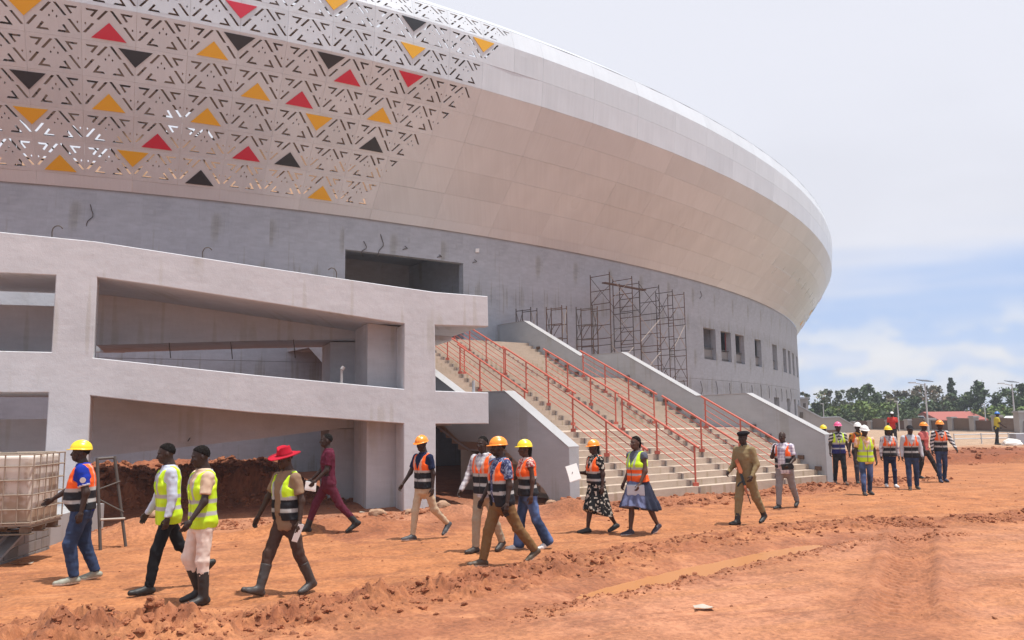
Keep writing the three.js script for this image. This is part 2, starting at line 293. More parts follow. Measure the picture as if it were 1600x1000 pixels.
  // coloured triangles: [colour, row, arc position, up?]
  const T = [['y', 3, 2.03, 1], ['y', 5, 5.25, 1], ['y', 4, 6.77, 1], ['y', 3, 5.2, 1], ['y', 2, -0.42, 0], ['y', 1, 0.35, 1], ['y', 1, 2.76, 0], ['y', 3, 9.2, 0], ['y', 4, 11.55, 1], ['y', 6, 12.3, 0], ['y', 7, 15.4, 0], ['y', 1, 9.98, 1],
    ['r', 5, 2.08, 1], ['r', 2, 3.59, 1], ['r', 2, 6.77, 1], ['r', 5, 9.95, 1], ['r', 4, 8.35, 1], ['r', 5, 12.3, 0],
    ['k', 4, 2.82, 0], ['k', 5, 6.0, 0], ['k', 3, -0.4, 0], ['k', 5, 9.12, 0], ['k', 7, 12.2, 0], ['k', 3, 11.6, 1], ['k', 2, 8.4, 1], ['k', 1, 5.15, 1],
    ['y', 6, 2.8, 0], ['y', 5, -0.4, 0], ['r', 6, 5.97, 0], ['y', 7, 9.1, 0], ['y', 8, 4.4, 0], ['r', 7, 2.8, 0], ['k', 2, -3.6, 0], ['r', 4, -2.75, 1], ['y', 5, -4.3, 1], ['k', 1, -5.9, 1],
    ['k', 3, 77.3, 1], ['y', 1, 73.6, 1], ['r', 4, 79.7, 0], ['y', 2, 76.5, 0], ['r', 5, 82.1, 1], ['y', 6, 84.5, 0], ['k', 2, 81.3, 0], ['y', 3, 83.7, 1], ['r', 1, 79.7, 0]];
  const snap = (s, up) => { const f = (s - ORG - (up ? PW / 2 : 0)) / PW; return ORG + Math.round(f) * PW + (up ? PW / 2 : 0); };
  const colM = { y: new THREE.MeshStandardMaterial({ color: new THREE.Color().setRGB(0.78, 0.42, 0.012), roughness: 0.45 }), r: new THREE.MeshStandardMaterial({ color: new THREE.Color().setRGB(0.58, 0.012, 0.045), roughness: 0.45 }), k: new THREE.MeshStandardMaterial({ color: new THREE.Color().setRGB(0.016, 0.016, 0.02), roughness: 0.45 }) };
  const colName = { y: 'yellow_triangle', r: 'red_triangle', k: 'black_triangle' };
  const taken = new Map();
  for (const [c, k, s, up] of T) {
    const sc = snap(s, up); taken.set(`${k}:${up ? 'u' : 'd'}:${sc.toFixed(2)}`, 1);
    const pts = up ? [[-0.325, 0.09], [0.325, 0.09], [0, 0.575]] : [[-0.325, 0.91], [0, 0.425], [0.325, 0.91]];
    const f = pts.map(([x, t]) => sp(sc + x * PW, k, t, -0.03)), b = pts.map(([x, t]) => sp(sc + x * PW, k, t, 0.002));
    const pos = []; const tri = (...v) => v.forEach(q => pos.push(q.x, q.y, q.z)); tri(f[0], f[1], f[2]); for (let i = 0; i < 3; i++) { const n = (i + 1) % 3; tri(b[i], b[n], f[n]); tri(b[i], f[n], f[i]); }
    const g = new THREE.BufferGeometry(); g.setAttribute('position', new THREE.Float32BufferAttribute(pos, 3)); g.computeVertexNormals();
    part(colName[c], prep(g), colM[c], shell);
  }
  const has = (k, kind, s) => taken.has(`${k}:${kind}:${s.toFixed(2)}`);
  const perfEnd = [];
  for (let k = 1; k <= 8; k++) {
    for (let j = -6; ; j++) {
      const s0 = ORG + j * PW; if (s0 > limit[k] + 0.1) { perfEnd[k] = s0; break; }
      let H = holes(has(k, 'u', s0 + PW / 2), has(k, 'd', s0), has(k, 'd', s0 + PW));
      H = H.filter(h => { const cx = h.reduce((a, p) => a + p[0], 0) / h.length, cy = h.reduce((a, p) => a + p[1], 0) / h.length; return s0 + cx * PW < limit[k] + (cy - 0.5) * 0.55; });
      part('pierced_panel', perfGeo(s0, k, H), panelM[Math.floor(R() * 3)], shell);
    }
  }
  // second pierced zone, round the far end of the stadium
  const FJ = 45, farEnd = ORG + 60 * PW;
  for (let k = 1; k <= 6; k++) for (let j = FJ + Math.floor(k * 0.8); j < 60; j++) { const s0 = ORG + j * PW; part('pierced_panel', perfGeo(s0, k, holes(has(k, 'u', s0 + PW / 2), has(k, 'd', s0), has(k, 'd', s0 + PW))), panelM[Math.floor(R() * 3)], shell); }
  for (let k = 0; k <= 8; k++) {
    let s = k ? perfEnd[k] : ORG - 6 * PW; const end = (k >= 1 && k <= 6) ? ORG + (FJ + Math.floor(k * 0.8)) * PW : farEnd;
    while (s < end - 0.01) { let n = s + (Math.abs(Math.round((s - ORG) / PW)) % 2 ? 1 : 2) * PW; if (end - n < PW * 0.9) n = end; part('shell_panel', plainGeo(s, n, k), panelM[Math.floor(R() * 3)], shell); s = n; }
  }
  // rim of the shell turning in over the stand
  const rim = []; const rp = [[4.20, 19.33], [3.3, 20.0], [1.6, 20.45]];
  for (let s = ORG - 6 * PW; s < farEnd - 0.1; s += PW) for (let i = 0; i < 2; i++) { const q = (t, k) => plan(t, rp[k][0] * (1 - 0.2 * sst(40, 92, t)), rp[k][1]); rim.push([q(s, i), q(s + PW, i), q(s + PW, i + 1), q(s, i + 1)]); }
  part('rim', quadGeo(rim), panelM[1], shell);
  const roof = []; const rf = [[-1.3, 20.7], [-8, 21.6], [-14, 22.2]];
  for (let s = -24; s < 100; s += 2) for (let i = 0; i < 2; i++) roof.push([plan(s, ...rf[i]), plan(s + 2, ...rf[i]), plan(s + 2, ...rf[i + 1]), plan(s, ...rf[i + 1])]);
  part('roof', quadGeo(roof), M.roofSheet, stadium);
  // steelwork and the back of the stand seen through the holes
  const tan = new THREE.MeshStandardMaterial({ color: new THREE.Color().setRGB(0.46, 0.33, 0.225), roughness: 0.8 });
  const brown = new THREE.MeshStandardMaterial({ color: new THREE.Color().setRGB(0.13, 0.085, 0.06), roughness: 0.85 });
  const purl = new THREE.MeshStandardMaterial({ color: new THREE.Color().setRGB(0.60, 0.56, 0.52), roughness: 0.6 });
  const inner = [[3.0, 18.6], [2.5, 17.2], [2.2, 15.9], [1.4, 14.6], [0.5, 13.3], [-0.4, 12.0], [-0.9, 11.0]];
  const outer = [[4.0, 18.6], [3.95, 17.3], [3.8, 16.1], [3.15, 15.1], [2.4, 14.1], [1.55, 13.1], [0.7, 12.1], [0.2, 11.2]];
  for (let s = -9; s < 19; s += 1.585) {
    const g = []; const A = inner.map(([o, h]) => plan(s, o, h)), B = outer.map(([o, h]) => plan(s, o, h));
    for (let i = 0; i + 1 < A.length; i++) { g.push(tube(A[i], A[i + 1], 0.055, 6)); g.push(tube(A[i], B[i], 0.035, 5)); g.push(tube(A[i + 1], B[i], 0.035, 5)); }
    for (let i = 0; i + 1 < B.length; i++) g.push(tube(B[i], B[i + 1], 0.055, 6));
    const n = s + 1.585; A.forEach((a, i) => { g.push(tube(a, plan(n, ...inner[i]), 0.04, 5)); if (i + 1 < A.length) { g.push(tube(a, plan(n, ...inner[i + 1]), 0.032, 5)); g.push(tube(plan(s + 0.8, mix(inner[i][0], outer[i][0], 0.5), inner[i][1]), plan(n, ...inner[i]), 0.03, 5)); } });
    part('steel_truss', merge(g), R() > 0.4 ? tan : brown, shell);
  }
  for (let k = 1; k < 9; k++) { const g = []; for (const t of [0.02, 0.5]) for (let s = -9; s < 17; s += PW) g.push(bar(sp(s, k, t, 0.22), sp(s + PW, k, t, 0.22), 0.06, 0.1)); part('purlin', merge(g), k % 3 ? brown : purl, shell); }
  // raking underside of the stand
  const rk = []; const rp2 = [[-0.4, 10.95], [-2.2, 12.6], [-2.6, 14.2], [-3.9, 15.9], [-4.4, 21.1]];
  for (let s = -24; s < 100; s += 2) for (let i = 0; i + 1 < rp2.length; i++) if (!(i === 1 && s < 1 && s > -6) && !(i === 2 && s === 4)) rk.push([plan(s, ...rp2[i]), plan(s + 2, ...rp2[i]), plan(s + 2, ...rp2[i + 1]), plan(s, ...rp2[i + 1])]);
  part('stand_underside', quadGeo(rk), new THREE.MeshStandardMaterial({ map: M.step.map, color: new THREE.Color().setRGB(0.85, 0.66, 0.55), roughness: 0.95 }), stadium);
}
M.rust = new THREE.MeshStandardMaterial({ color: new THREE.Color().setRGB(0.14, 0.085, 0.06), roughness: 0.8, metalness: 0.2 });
M.pale = new THREE.MeshStandardMaterial({ color: new THREE.Color().setRGB(0.42, 0.36, 0.31), roughness: 0.7 });

// ---------------------------------------------------------------- switchback ramp in front of the stadium
const basis = deg => { const a = deg * Math.PI / 180; return [V(Math.sin(a), 0, -Math.cos(a)), V(-Math.cos(a), 0, -Math.sin(a))]; };
const [r1, d1] = basis(68), RO = gnd(633, 800, 0);
const rampAt = (s, t, h) => V(RO.x + r1.x * s + d1.x * t, h, RO.z + r1.z * s + d1.z * t);
{
  const ramp = thing('access_ramp', 'pale grey concrete switchback ramp on square columns left of the stairs', 'ramp');
  const P = (name, poly, t0, t1, m = M.ramp, b = 0) => part(name, prism(poly, t0, t1, RO, r1, d1, b), m, ramp);
  // the front frame: two sloping edge beams and the columns, cast as one
  const outer = [[-14.6, -0.4], [-13.9, -0.4], [-13.9, 1.9], [-7.19, 1.9], [-7.19, -0.4], [-6.45, -0.4], [-6.45, 2.62], [-5.17, 2.46], [-3.28, 2.25], [-0.04, 1.98], [-0.04, -0.4], [0.72, -0.4], [0.72, 1.96], [2.03, 1.95], [2.03, 2.69], [0.72, 2.73], [0.70, 4.27], [2.04, 4.28], [2.03, 5.02], [0.71, 5.06], [-0.52, 5.17], [-3.36, 5.44], [-6.5, 5.76], [-8.2, 5.83], [-14.6, 5.9]];
  outer.splice(2, 2, [-13.9, 2.69], [-7.19, 2.68]);
  outer.holes = [[[-13.9, 3.5], [-7.18, 3.48], [-7.18, 5.02], [-13.9, 4.97]], [[-6.44, 3.38], [-3.3, 3.06], [-0.04, 2.77], [-0.04, 4.28], [-0.52, 4.33], [-3.34, 4.67], [-5.26, 4.90], [-6.44, 5.02]]];
  P('front_frame', outer, 0, 0.28, M.ramp, 0.015);
  for (const [a, b] of [[-14.6, -13.9], [-7.17, -6.47], [-0.02, 0.68]]) { const hm = b < -7 ? 2.69 : b < -6 ? 2.60 : 1.97, hm2 = b < -7 ? 3.50 : b < -6 ? 3.4 : 2.79, ht = b < -6 ? 5.0 : 4.26; P('column', [[a, -0.4], [b, -0.4], [b, hm], [a, hm]], 0.282, 0.8, M.ramp); P('column', [[a, hm2], [b, hm2], [b, ht], [a, ht]], 0.282, 0.8, M.ramp); }
  // lane slabs
  const up = [[-14.6, 5.02], [-6.46, 5.06], [-5.26, 4.94], [-3.34, 4.71], [-0.52, 4.37], [2.03, 4.32]], md = [[-14.6, 2.72], [-6.44, 2.66], [-5.17, 2.5], [-3.28, 2.29], [-0.04, 2.02], [2.03, 1.99]];
  const slab = (name, e, th, t0, t1) => P(name, [...e, ...e.slice().reverse().map(([s, h]) => [s, h + th])], t0, t1);
  slab('upper_slab', up, 0.24, 0.283, 2.79); slab('middle_slab', md, 0.24, 0.283, 2.79);
  const ub = [[-14.6, 3.75], [-6.66, 3.88], [-3.1, 4.07], [-0.9, 4.16], [2.0, 4.2]], lb = [[-14.6, 0.55], [-6.56, 1.31], [-3.03, 1.64], [-0.98, 1.87], [2.0, 1.9]];
  slab('back_upper_slab', ub.slice(1), 0.2, 3.0, 4.9); slab('back_lower_slab', lb.slice(1), 0.2, 3.0, 4.9);
  slab('added_back_parapet', ub.slice(1).map(([a, h]) => [a, h + 0.002]), 1.05, 4.902, 5.1); slab('added_back_parapet', lb.slice(1).map(([a, h]) => [a, h + 0.002]), 1.05, 4.902, 5.1);  // unseen parapets of the back lane, added to keep skylight out of the ramp
  // spine walls between the two lanes
  P('spine_wall', [[-7.4, 3.86], ...ub.slice(1, 4), [2.0, 4.2], [2.0, 4.5], [-0.52, 4.56], [-3.34, 4.90], [-5.26, 5.13], [-7.4, 5.24]], 2.8, 2.99);
  P('spine_wall', [[-13.8, 2.95], [-7.45, 2.95], [-7.45, 4.76], [-13.8, 4.7]], 2.8, 2.99);
  P('spine_wall', [[-7.4, 1.24], ...lb.slice(1, 4), [2.0, 1.9], [2.0, 2.18], [-0.04, 2.21], [-3.28, 2.48], [-5.17, 2.69], [-7.4, 2.86]], 2.8, 2.99);
  P('spine_wall', [[-13.8, -0.3], [-7.45, -0.3], [-7.45, 2.18], [-13.8, 2.2]], 2.8, 2.99);
  P('back_wall', [[-13.8, 3.9], [-6.2, 3.9], [-6.2, 5.9], [-13.8, 5.9]], 5.0, 5.2);
  // piers behind the right-hand column
  P('pier', [[-0.69, -0.4], [0.2, -0.4], [0.2, 2.03], [-0.04, 2.03], [-0.69, 2.08]], 0.95, 2.5); P('pier', [[-0.69, 2.3], [0.2, 2.3], [0.2, 4.3], [-0.69, 4.38]], 0.95, 2.5);
  P('pier', [[-1.2, -0.4], [-0.3, -0.4], [-0.3, 1.86], [-1.2, 1.85]], 3.2, 4.6); P('pier', [[-1.2, 2.08], [-0.3, 2.08], [-0.3, 4.14], [-1.2, 4.12]], 3.2, 4.6);
  slab('landing_slab', [[0.4, 4.22], [2.03, 4.22]], 0.25, 3.0, 6.2);
  // bits of reinforcement left sticking out
  const hook = (s, t, h, k) => new THREE.TubeGeometry(new THREE.CatmullRomCurve3([rampAt(s, t, h), rampAt(s, t, h + 0.16), rampAt(s + 0.05 * k, t, h + 0.24), rampAt(s + 0.13 * k, t, h + 0.25), rampAt(s + 0.18 * k, t, h + 0.2)]), 10, 0.013, 5);
  part('rebar_hook', hook(-7.3, 0.1, 5.8, 1), M.steel, ramp); part('rebar_hook', hook(-4.45, 0.1, 5.55, 1), M.steel, ramp); part('rebar_hook', hook(-1.6, 0.1, 5.26, -1), M.steel, ramp);
  part('stub_pipe', merge([tube(rampAt(-1.45, 0.12, 2.85), rampAt(-1.45, 0.12, 3.2), 0.03), tube(rampAt(-1.45, 0.12, 3.2), rampAt(-1.4, 0.12, 3.27), 0.045)]), M.coping, ramp);
  part('stub_pipe', tube(rampAt(1.7, 0.14, 2.69), rampAt(1.7, 0.14, 2.98), 0.035), M.stringer, ramp);
  part('hanging_wire', merge([[-3.7, 3.9, 0.3], [-2.2, 4.0, 0.35], [-5.1, 3.85, 0.25], [-4.6, 1.5, -0.2]].map(([s, h, l]) => tube(rampAt(s, 2.78, h + 0.12), rampAt(s + 0.05, 2.75, h - l), 0.012, 5))), M.steel, ramp);
}

// ---------------------------------------------------------------- grand stair
const [r2, d2] = basis(54), SO = gnd(891, 797, 0);
const stairAt = (s, t, h) => V(SO.x + r2.x * s + d2.x * t, h, SO.z + r2.z * s + d2.z * t);
const RISE = 0.16, flights = [];
const noses = [];                        // [t of riser, height of tread above it]
{
  noses.push([0.32, 0.24]);
  for (let i = 1; i <= 9; i++) noses.push([0.32 + i * 0.293, 0.24 + i * RISE]);
  for (let i = 1; i <= 12; i++) noses.push([5.25 + (i - 1) * 0.33, 1.68 + i * RISE]);
  for (let i = 1; i <= 12; i++) noses.push([11.6 + (i - 1) * 0.33, 3.60 + i * RISE]);
  const stair = thing('grand_stair', 'wide concrete stair in three flights between sloping grey parapet walls', 'stairs');
  const W0 = 0.31, W1 = 10.45;
  noses.forEach(([t, h], i) => {
    const tn = i + 1 < noses.length ? noses[i + 1][0] + 0.05 : 19.4, lo = Math.max(-0.2, h - 0.46);
    const g = prism([[t, lo], [tn - 0.052, lo], [tn - 0.052, h], [t, h]], W0 + 0.004, W1 - 0.004, SO, d2, r2, 0.012);
    part(tn - t > 1 ? 'landing' : 'step', g, M.step, stair);
  });
  // parapets: [t,h] outlines
  const top = [[0, 1.38], [2.5, 2.74], [4.75, 2.76], [8.95, 4.62], [11.4, 4.64], [15.35, 6.55], [18.6, 6.57]];
  const under = [[18.6, 4.9], [15.6, 4.9], [11.9, 3.05], [9.3, 2.95], [5.4, 1.84], [4.66, 1.46], [2.77, 1.44], [2.11, 1.04], [0.95, 0.4], [0.25, -0.3], [0, -0.3]];
  part('parapet', prism([...top, ...under], 0, 0.3, SO, d2, r2, 0.01), M.stringer, stair).userData.label = 'shaded near parapet wall of the stair';
  const topF = [[0.3, 1.44], [3.15, 2.80], [5.35, 2.78], [9.15, 4.63], [11.65, 4.66], [15.6, 6.57], [18.2, 6.59]];
  part('parapet', prism([...topF, [18.2, -0.3], [0.3, -0.3]], W1, W1 + 0.32, SO, d2, r2, 0.01), M.stringer, stair).userData.label = 'far parapet wall of the stair below the scaffolding';
  for (const [e, a, b] of [[top, -0.012, 0.312], [topF, W1 - 0.012, W1 + 0.332]]) part('coping', prism([...e, ...e.slice().reverse().map(([t, h]) => [t, h + 0.035])], a, b, SO, d2, r2), M.coping, stair);
  // inclined soffit and block infill under the near edge
  part('soffit', prism([[18.6, 4.92], [15.6, 4.92], [11.9, 3.08], [9.3, 2.98], [5.4, 1.45], [4.66, 1.2], [2.77, 1.18], [2.77, 1.23], [4.6, 1.25], [5.35, 1.5], [9.25, 3.03], [11.85, 3.13], [15.55, 4.97], [18.6, 4.97]], 0.302, W1 - 0.005, SO, d2, r2), M.ramp, stair);
  const fill = prism([[0.6, -0.3], [6.5, -0.3], [6.5, 1.2], [4.7, 0.95], [2.7, 0.85], [2.1, 0.7], [1.0, 0.25]], 1.2, 1.4, SO, d2, r2); part('infill_wall', fill, M.step, stair);
  // fixing plates on the risers, where balusters stand or will stand
  const plate = [], shoe = [];
  const lines = [[2.8], [4.7], [6.55], [8.35]];
  noses.forEach(([t, h], i) => { for (const [s] of lines) plate.push([s, t, h]); });
  const pm = new THREE.MeshStandardMaterial({ color: new THREE.Color().setRGB(0.24, 0.20, 0.18), roughness: 0.8 });
  plate.forEach(([s, t, h]) => { const p = stairAt(s, t - 0.012, h - 0.09); const m = part('fixing_plate', plateGeo(), pm, stair); m.position.copy(p); m.rotation.y = Math.atan2(-d2.x, -d2.z); });
  function plateGeo() { return plateGeo.g || (plateGeo.g = prep(box(-0.032, 0.032, -0.07, 0.07, -0.015, 0.015))); }
  noses.forEach(([t, h], i) => { if (i % 2 || i > 31) return; const m = part('recess_shade_box', box(-0.1, 0.1, -0.06, 0.06, -0.04, 0.04), M.rust, stair); m.position.copy(stairAt(W1 - 0.03, t + 0.25, h + 0.2)); m.rotation.y = Math.atan2(-r2.x, -r2.z); });  // dark brown boxes stand in for shaded recesses in the far parapet

  // red handrails, one per line and flight
  const lev = t => { let h = 0; for (const [tt, hh] of noses) if (t >= tt - 0.001) h = hh; return h; };
  const F = [[0.34, 3.2], [5.3, 9.1], [11.65, 15.5]];
  const rails = [[0, 2.8, 'lowest flight, nearest the grey near parapet'], [0, 4.7, 'lowest flight, second from the near parapet'], [0, 6.55, 'lowest flight, third from the near parapet'], [0, 8.35, 'lowest flight, nearest the far parapet'],
    [1, 2.8, 'middle flight, nearest the ramp'], [1, 4.7, 'middle flight, second from the ramp'], [1, 6.55, 'middle flight, third from the ramp'], [1, 8.35, 'middle flight, nearest the far parapet'],
    [2, 2.8, 'top flight, half hidden by the ramp'], [2, 4.7, 'top flight, next to the ramp end'], [2, 6.55, 'top flight, farthest from the ramp']];
  for (const [f, s, where] of rails) {
    const [ta, tb] = F[f]; const o = stairAt(s, ta, 0);
    const hr = thing('handrail', `red steel handrail on the ${where}`, 'handrail', [o.x, 0, o.z], 0, 'red handrails on the stair');
    const P = (t, h) => stairAt(s, t, h).sub(V(o.x, 0, o.z));
    const n = f ? 4 : 3, h0 = lev(ta), slope = t => mix(lev(F[f][0]), lev(F[f][1] + 0.05), clamp((t - ta) / (tb - ta), 0, 1)) ;
    for (let i = 0; i < n; i++) { const t = ta + 0.1 + (tb - ta - 0.15) * i / (n - 1); const b = lev(t); const post = part('post', tube(P(t, b), P(t, slope(t) + 1.0), 0.026, 8), M.redSteel, hr); part('foot_plate', box(-0.07, 0.07, 0, 0.09, -0.07, 0.07), M.redSteel, post).position.copy(P(t, b)); }
    part('top_rail', tube(P(ta - 0.05, slope(ta) + 1.0), P(tb + 0.1, slope(tb) + 1.03), 0.032, 8), M.redSteel, hr);
    for (const y of [0.24, 0.43, 0.62, 0.81]) part('rail', tube(P(ta + 0.1, slope(ta + 0.1) + y), P(tb, slope(tb) + y), 0.013, 6), M.redSteel, hr);
  }
}

// ---------------------------------------------------------------- scaffolding
function scaffoldTower(p, turn, lifts, label, base = 0, w = 1.25, l = 1.9, lift = 1.75) {
  const o = thing('scaffold_tower', label, 'scaffolding', [p.x, base, p.z], turn, 'scaffold towers by the stadium wall');
  const R = rng(Math.round(p.x * 100 + 900));
  for (let k = 0; k < lifts; k++) for (const x of [-l / 2, l / 2]) {
    const y = k * lift, g = [];
    for (const z of [-w / 2, w / 2]) g.push(tube(V(x, y, z), V(x, y + lift, z), 0.027, 6));
    for (const f of [0.12, 0.5, 0.93]) g.push(tube(V(x, y + lift * f, -w / 2), V(x, y + lift * f, w / 2), 0.02, 5));
    g.push(tube(V(x, y + lift * 0.12, -w / 2), V(x, y + lift * 0.5, w / 2 * 0.1), 0.016, 5));
    part('ladder_frame', merge(g), R() > 0.55 ? M.steel : M.rust, o);
  }
  for (let k = 0; k < lifts; k++) for (const z of [-w / 2, w / 2]) { const y = k * lift; part('cross_brace', merge([tube(V(-l / 2, y + 0.3, z), V(l / 2, y + lift - 0.15, z), 0.016, 5), tube(V(l / 2, y + 0.3, z), V(-l / 2, y + lift - 0.15, z), 0.016, 5)]), R() > 0.6 ? M.pale : M.steel, o); }
  return o;
}
{
  const along = s => { const a = plan(s - 0.5, 0, 0), b = plan(s + 0.5, 0, 0); return Math.atan2(-(b.z - a.z), b.x - a.x); };
  scaffoldTower(plan(26.0, 1.5, 0), along(26), 5, 'tall dark scaffold tower against the wall, leftmost of the three', 0.45, 1.3, 1.9, 1.83);
  const deck = scaffoldTower(plan(28.4, 1.55, 0), along(28.4), 5, 'tall scaffold tower topped with a plank, middle of the three', 0.4, 1.3, 1.9, 1.8);
  part('plank', box(-2.6, 1.2, 8.82, 8.88, -0.6, -0.35), M.rust, deck);
  scaffoldTower(plan(31.4, 1.6, 0), along(31.4), 5, 'slim scaffold tower farthest right of the three against the wall', 0.3, 1.1, 1.3, 1.8);
  scaffoldTower(stairAt(11.6, 16.9, 0), 0.9, 4, 'scaffold frame rising behind the parapet, nearest the ramp end', 0.3, 0.9, 0.5, 1.78);
  scaffoldTower(stairAt(12.1, 15.2, 0), 0.9, 4, 'scaffold frame rising behind the parapet, second from the ramp', 0.35, 0.9, 0.4, 1.75);
  scaffoldTower(stairAt(12.6, 13.6, 0), 0.9, 4, 'scaffold frame rising behind the parapet, closest to the tall towers', 0.3, 0.9, 0.4, 1.72);
}

// ---------------------------------------------------------------- the ground
const poly2 = pts => pts.map(([u, v]) => { const p = gnd(u, v); return [p.x, p.z]; });
function distPoly(x, z, P) {             // distance to a polyline and position along it
  let best = 1e9, at = 0, side = 0;
  for (let i = 0; i + 1 < P.length; i++) { const ax = P[i][0], az = P[i][1], bx = P[i + 1][0] - ax, bz = P[i + 1][1] - az, L2 = bx * bx + bz * bz; const t = clamp(((x - ax) * bx + (z - az) * bz) / L2, 0, 1); const dx = x - ax - bx * t, dz = z - az - bz * t, d = Math.hypot(dx, dz); if (d < best) { best = d; at = (i + t) / (P.length - 1); side = Math.sign(bx * dz - bz * dx); } }
  return [best, at, side];
}
const ridgeA = poly2([[-60, 1030], [150, 1000], [330, 985], [500, 962], [640, 935], [800, 905], [960, 874], [1080, 852], [1200, 832], [1340, 820], [1430, 816], [1600, 808], [1720, 800]]);
const rut = poly2([[640, 990], [800, 952], [930, 924], [1010, 905], [1100, 884], [1200, 862], [1320, 840]]);
const ridgeB = poly2([[800, 968], [960, 932], [1100, 900], [1250, 866], [1390, 842], [1500, 836]]);
const track = poly2([[1428, 826], [1424, 870], [1412, 935], [1400, 1000]]);
const rightR = poly2([[1480, 955], [1600, 915], [1750, 880]]);
const BX = [[-12, -4]];
function bump(x, z, u, v, rx, rz, h, level = 0) { const c = bump.c.get(u * 4096 + v) || (bump.c.set(u * 4096 + v, gnd(u, v, level)), bump.c.get(u * 4096 + v)); const d = ((x - c.x) / rx) ** 2 + ((z - c.z) / rz) ** 2; return d < 6 ? h * Math.exp(-d * 1.4) : 0; }
bump.c = new Map();
function groundH(x, z, fine = true) {
  const dist = Math.hypot(x, z);
  let h = (fbm(x * 0.35 + 5, z * 0.35 + 2, 3) - 0.5) * 0.07 * sst(4, 9, dist);
  if (z < -3 && z > -34 && Math.abs(x) < 26) {
    const [da, ta] = distPoly(x, z, ridgeA); const wa = mix(0.75, 0.5, ta) * (0.8 + 0.5 * vn(ta * 30, 3));
    const rough = fbm(x * 3.1, z * 3.1, 4), clod = fine ? Math.abs(fbm(x * 9 + 3, z * 9, 3) - 0.5) * 2 : 0.3;
    const ra = Math.exp(-((da / wa) ** 2) * 1.6); h += mix(1, 0.5, sst(0.36, 0.58, ta)) * ra * (0.02 + 0.30 * Math.max(0, rough - 0.33) * 1.6 * (0.5 + 0.8 * vn(x * 1.3, z * 1.3 + 9)) + 0.13 * clod * (rough > 0.45 ? 1 : 0.35));
    const [dr, tr] = distPoly(x, z, rut); const wr = 0.17 + 0.12 * sst(0.15, 0.5, tr) + 0.05 * vn(tr * 25, 1); h -= Math.exp(-((dr / wr) ** 2) * 1.2) * 0.10 * sst(0.16, 0.40, tr) * (1 - sst(0.90, 1, tr));
    const [db, tb] = distPoly(x, z, ridgeB); const rb = Math.exp(-((db / 0.26) ** 2)); h += rb * (0.10 * Math.max(0, rough - 0.3) + 0.06 * clod) * sst(0, 0.1, tb);
    const [dt, tt, st] = distPoly(x, z, track); if (dt < 1.1) { const e = sst(0.0, 0.1, tt) * (1 - sst(0.72, 0.98, tt)); h += e * (-0.055 * Math.exp(-((dt / 0.27) ** 4)) + 0.045 * Math.exp(-(((dt - 0.38) / 0.09) ** 2)) * (0.6 + 0.7 * rough) + (fine && dt < 0.28 ? 0.012 * Math.sign(Math.sin((z * 0.97 + Math.abs(dt) * 0.9) * 36)) : 0)); }
    const [dq] = distPoly(x, z, rightR); h += Math.exp(-((dq / 0.4) ** 2)) * (0.10 * Math.max(0, rough - 0.35) + 0.035 * clod);
    // wheel ruts along the haul road
    const [dw, tw, sw] = distPoly(x, z, ridgeA); const off = dw * (z < ridgeAz(x) ? 1 : -1); for (const [c, w, a] of [[1.25, 0.16, 0.025], [1.7, 0.12, 0.018], [2.9, 0.2, 0.022], [-1.5, 0.3, 0.02]]) h -= a * Math.exp(-(((off - c + (vn(x * 0.4, 3.3) - 0.5) * 0.3) / w) ** 2)) * (0.6 + 0.6 * vn(x * 0.8 + c * 7, 2));
    // mounds
    h += bump(x, z, 225, 838, 0.95, 0.7, 0.30 + 0.10 * rough) + bump(x, z, 300, 845, 0.7, 0.5, 0.12) + bump(x, z, 560, 828, 1.6, 0.7, 0.18 + 0.12 * rough) + bump(x, z, 440, 836, 1.0, 0.5, 0.12 + 0.1 * rough);
    h += bump(x, z, 700, 805, 0.9, 0.6, 0.20 + 0.1 * rough) + bump(x, z, 900, 802, 0.7, 0.5, 0.26 + 0.1 * rough) + bump(x, z, 830, 800, 0.9, 0.5, 0.12) + bump(x, z, 960, 795, 1.2, 0.45, 0.13 + 0.08 * rough) + bump(x, z, 1110, 780, 1.8, 0.4, 0.10 + 0.07 * rough) + bump(x, z, 1270, 762, 1.4, 0.4, 0.09 + 0.06 * rough);
    h += bump(x, z, 160, 995, 0.55, 0.18, 0.14 + 0.12 * clod) + bump(x, z, 275, 990, 0.25, 0.12, 0.12 + 0.1 * clod) + bump(x, z, 10, 998, 0.3, 0.12, 0.10 + 0.05 * clod);
    h += (rough - 0.5) * 0.03 * sst(12.2, 15, -z + 0.12 * x) ;
    if (fine) { const al = x * 0.94 - z * 0.34, ac = x * 0.34 + z * 0.94, ci = Math.floor(al / 0.62), cj = Math.floor(ac / 0.5); const fx = (al / 0.62 - ci - 0.3 - 0.4 * h2(ci, cj)) * 0.62, fz = (ac / 0.5 - cj - 0.3 - 0.4 * h2(ci + 7, cj + 3)) * 0.5; if (h2(ci + 31, cj + 17) > 0.45) { const a = (h2(ci, cj + 5) - 0.5) * 0.9, u = fx * Math.cos(a) + fz * Math.sin(a), w = -fx * Math.sin(a) + fz * Math.cos(a), e = Math.max(Math.abs(u) / 0.14, Math.abs(w) / 0.05); h -= 0.014 * (1 - sst(0.7, 1.05, e)); h += 0.006 * Math.exp(-(((e - 1.15) / 0.15) ** 2)); } }
    if (fine) h += (fbm(x * 14, z * 14, 2) - 0.5) * 0.012 + (fbm(x * 34, z * 34, 2) - 0.5) * 0.006;
  }
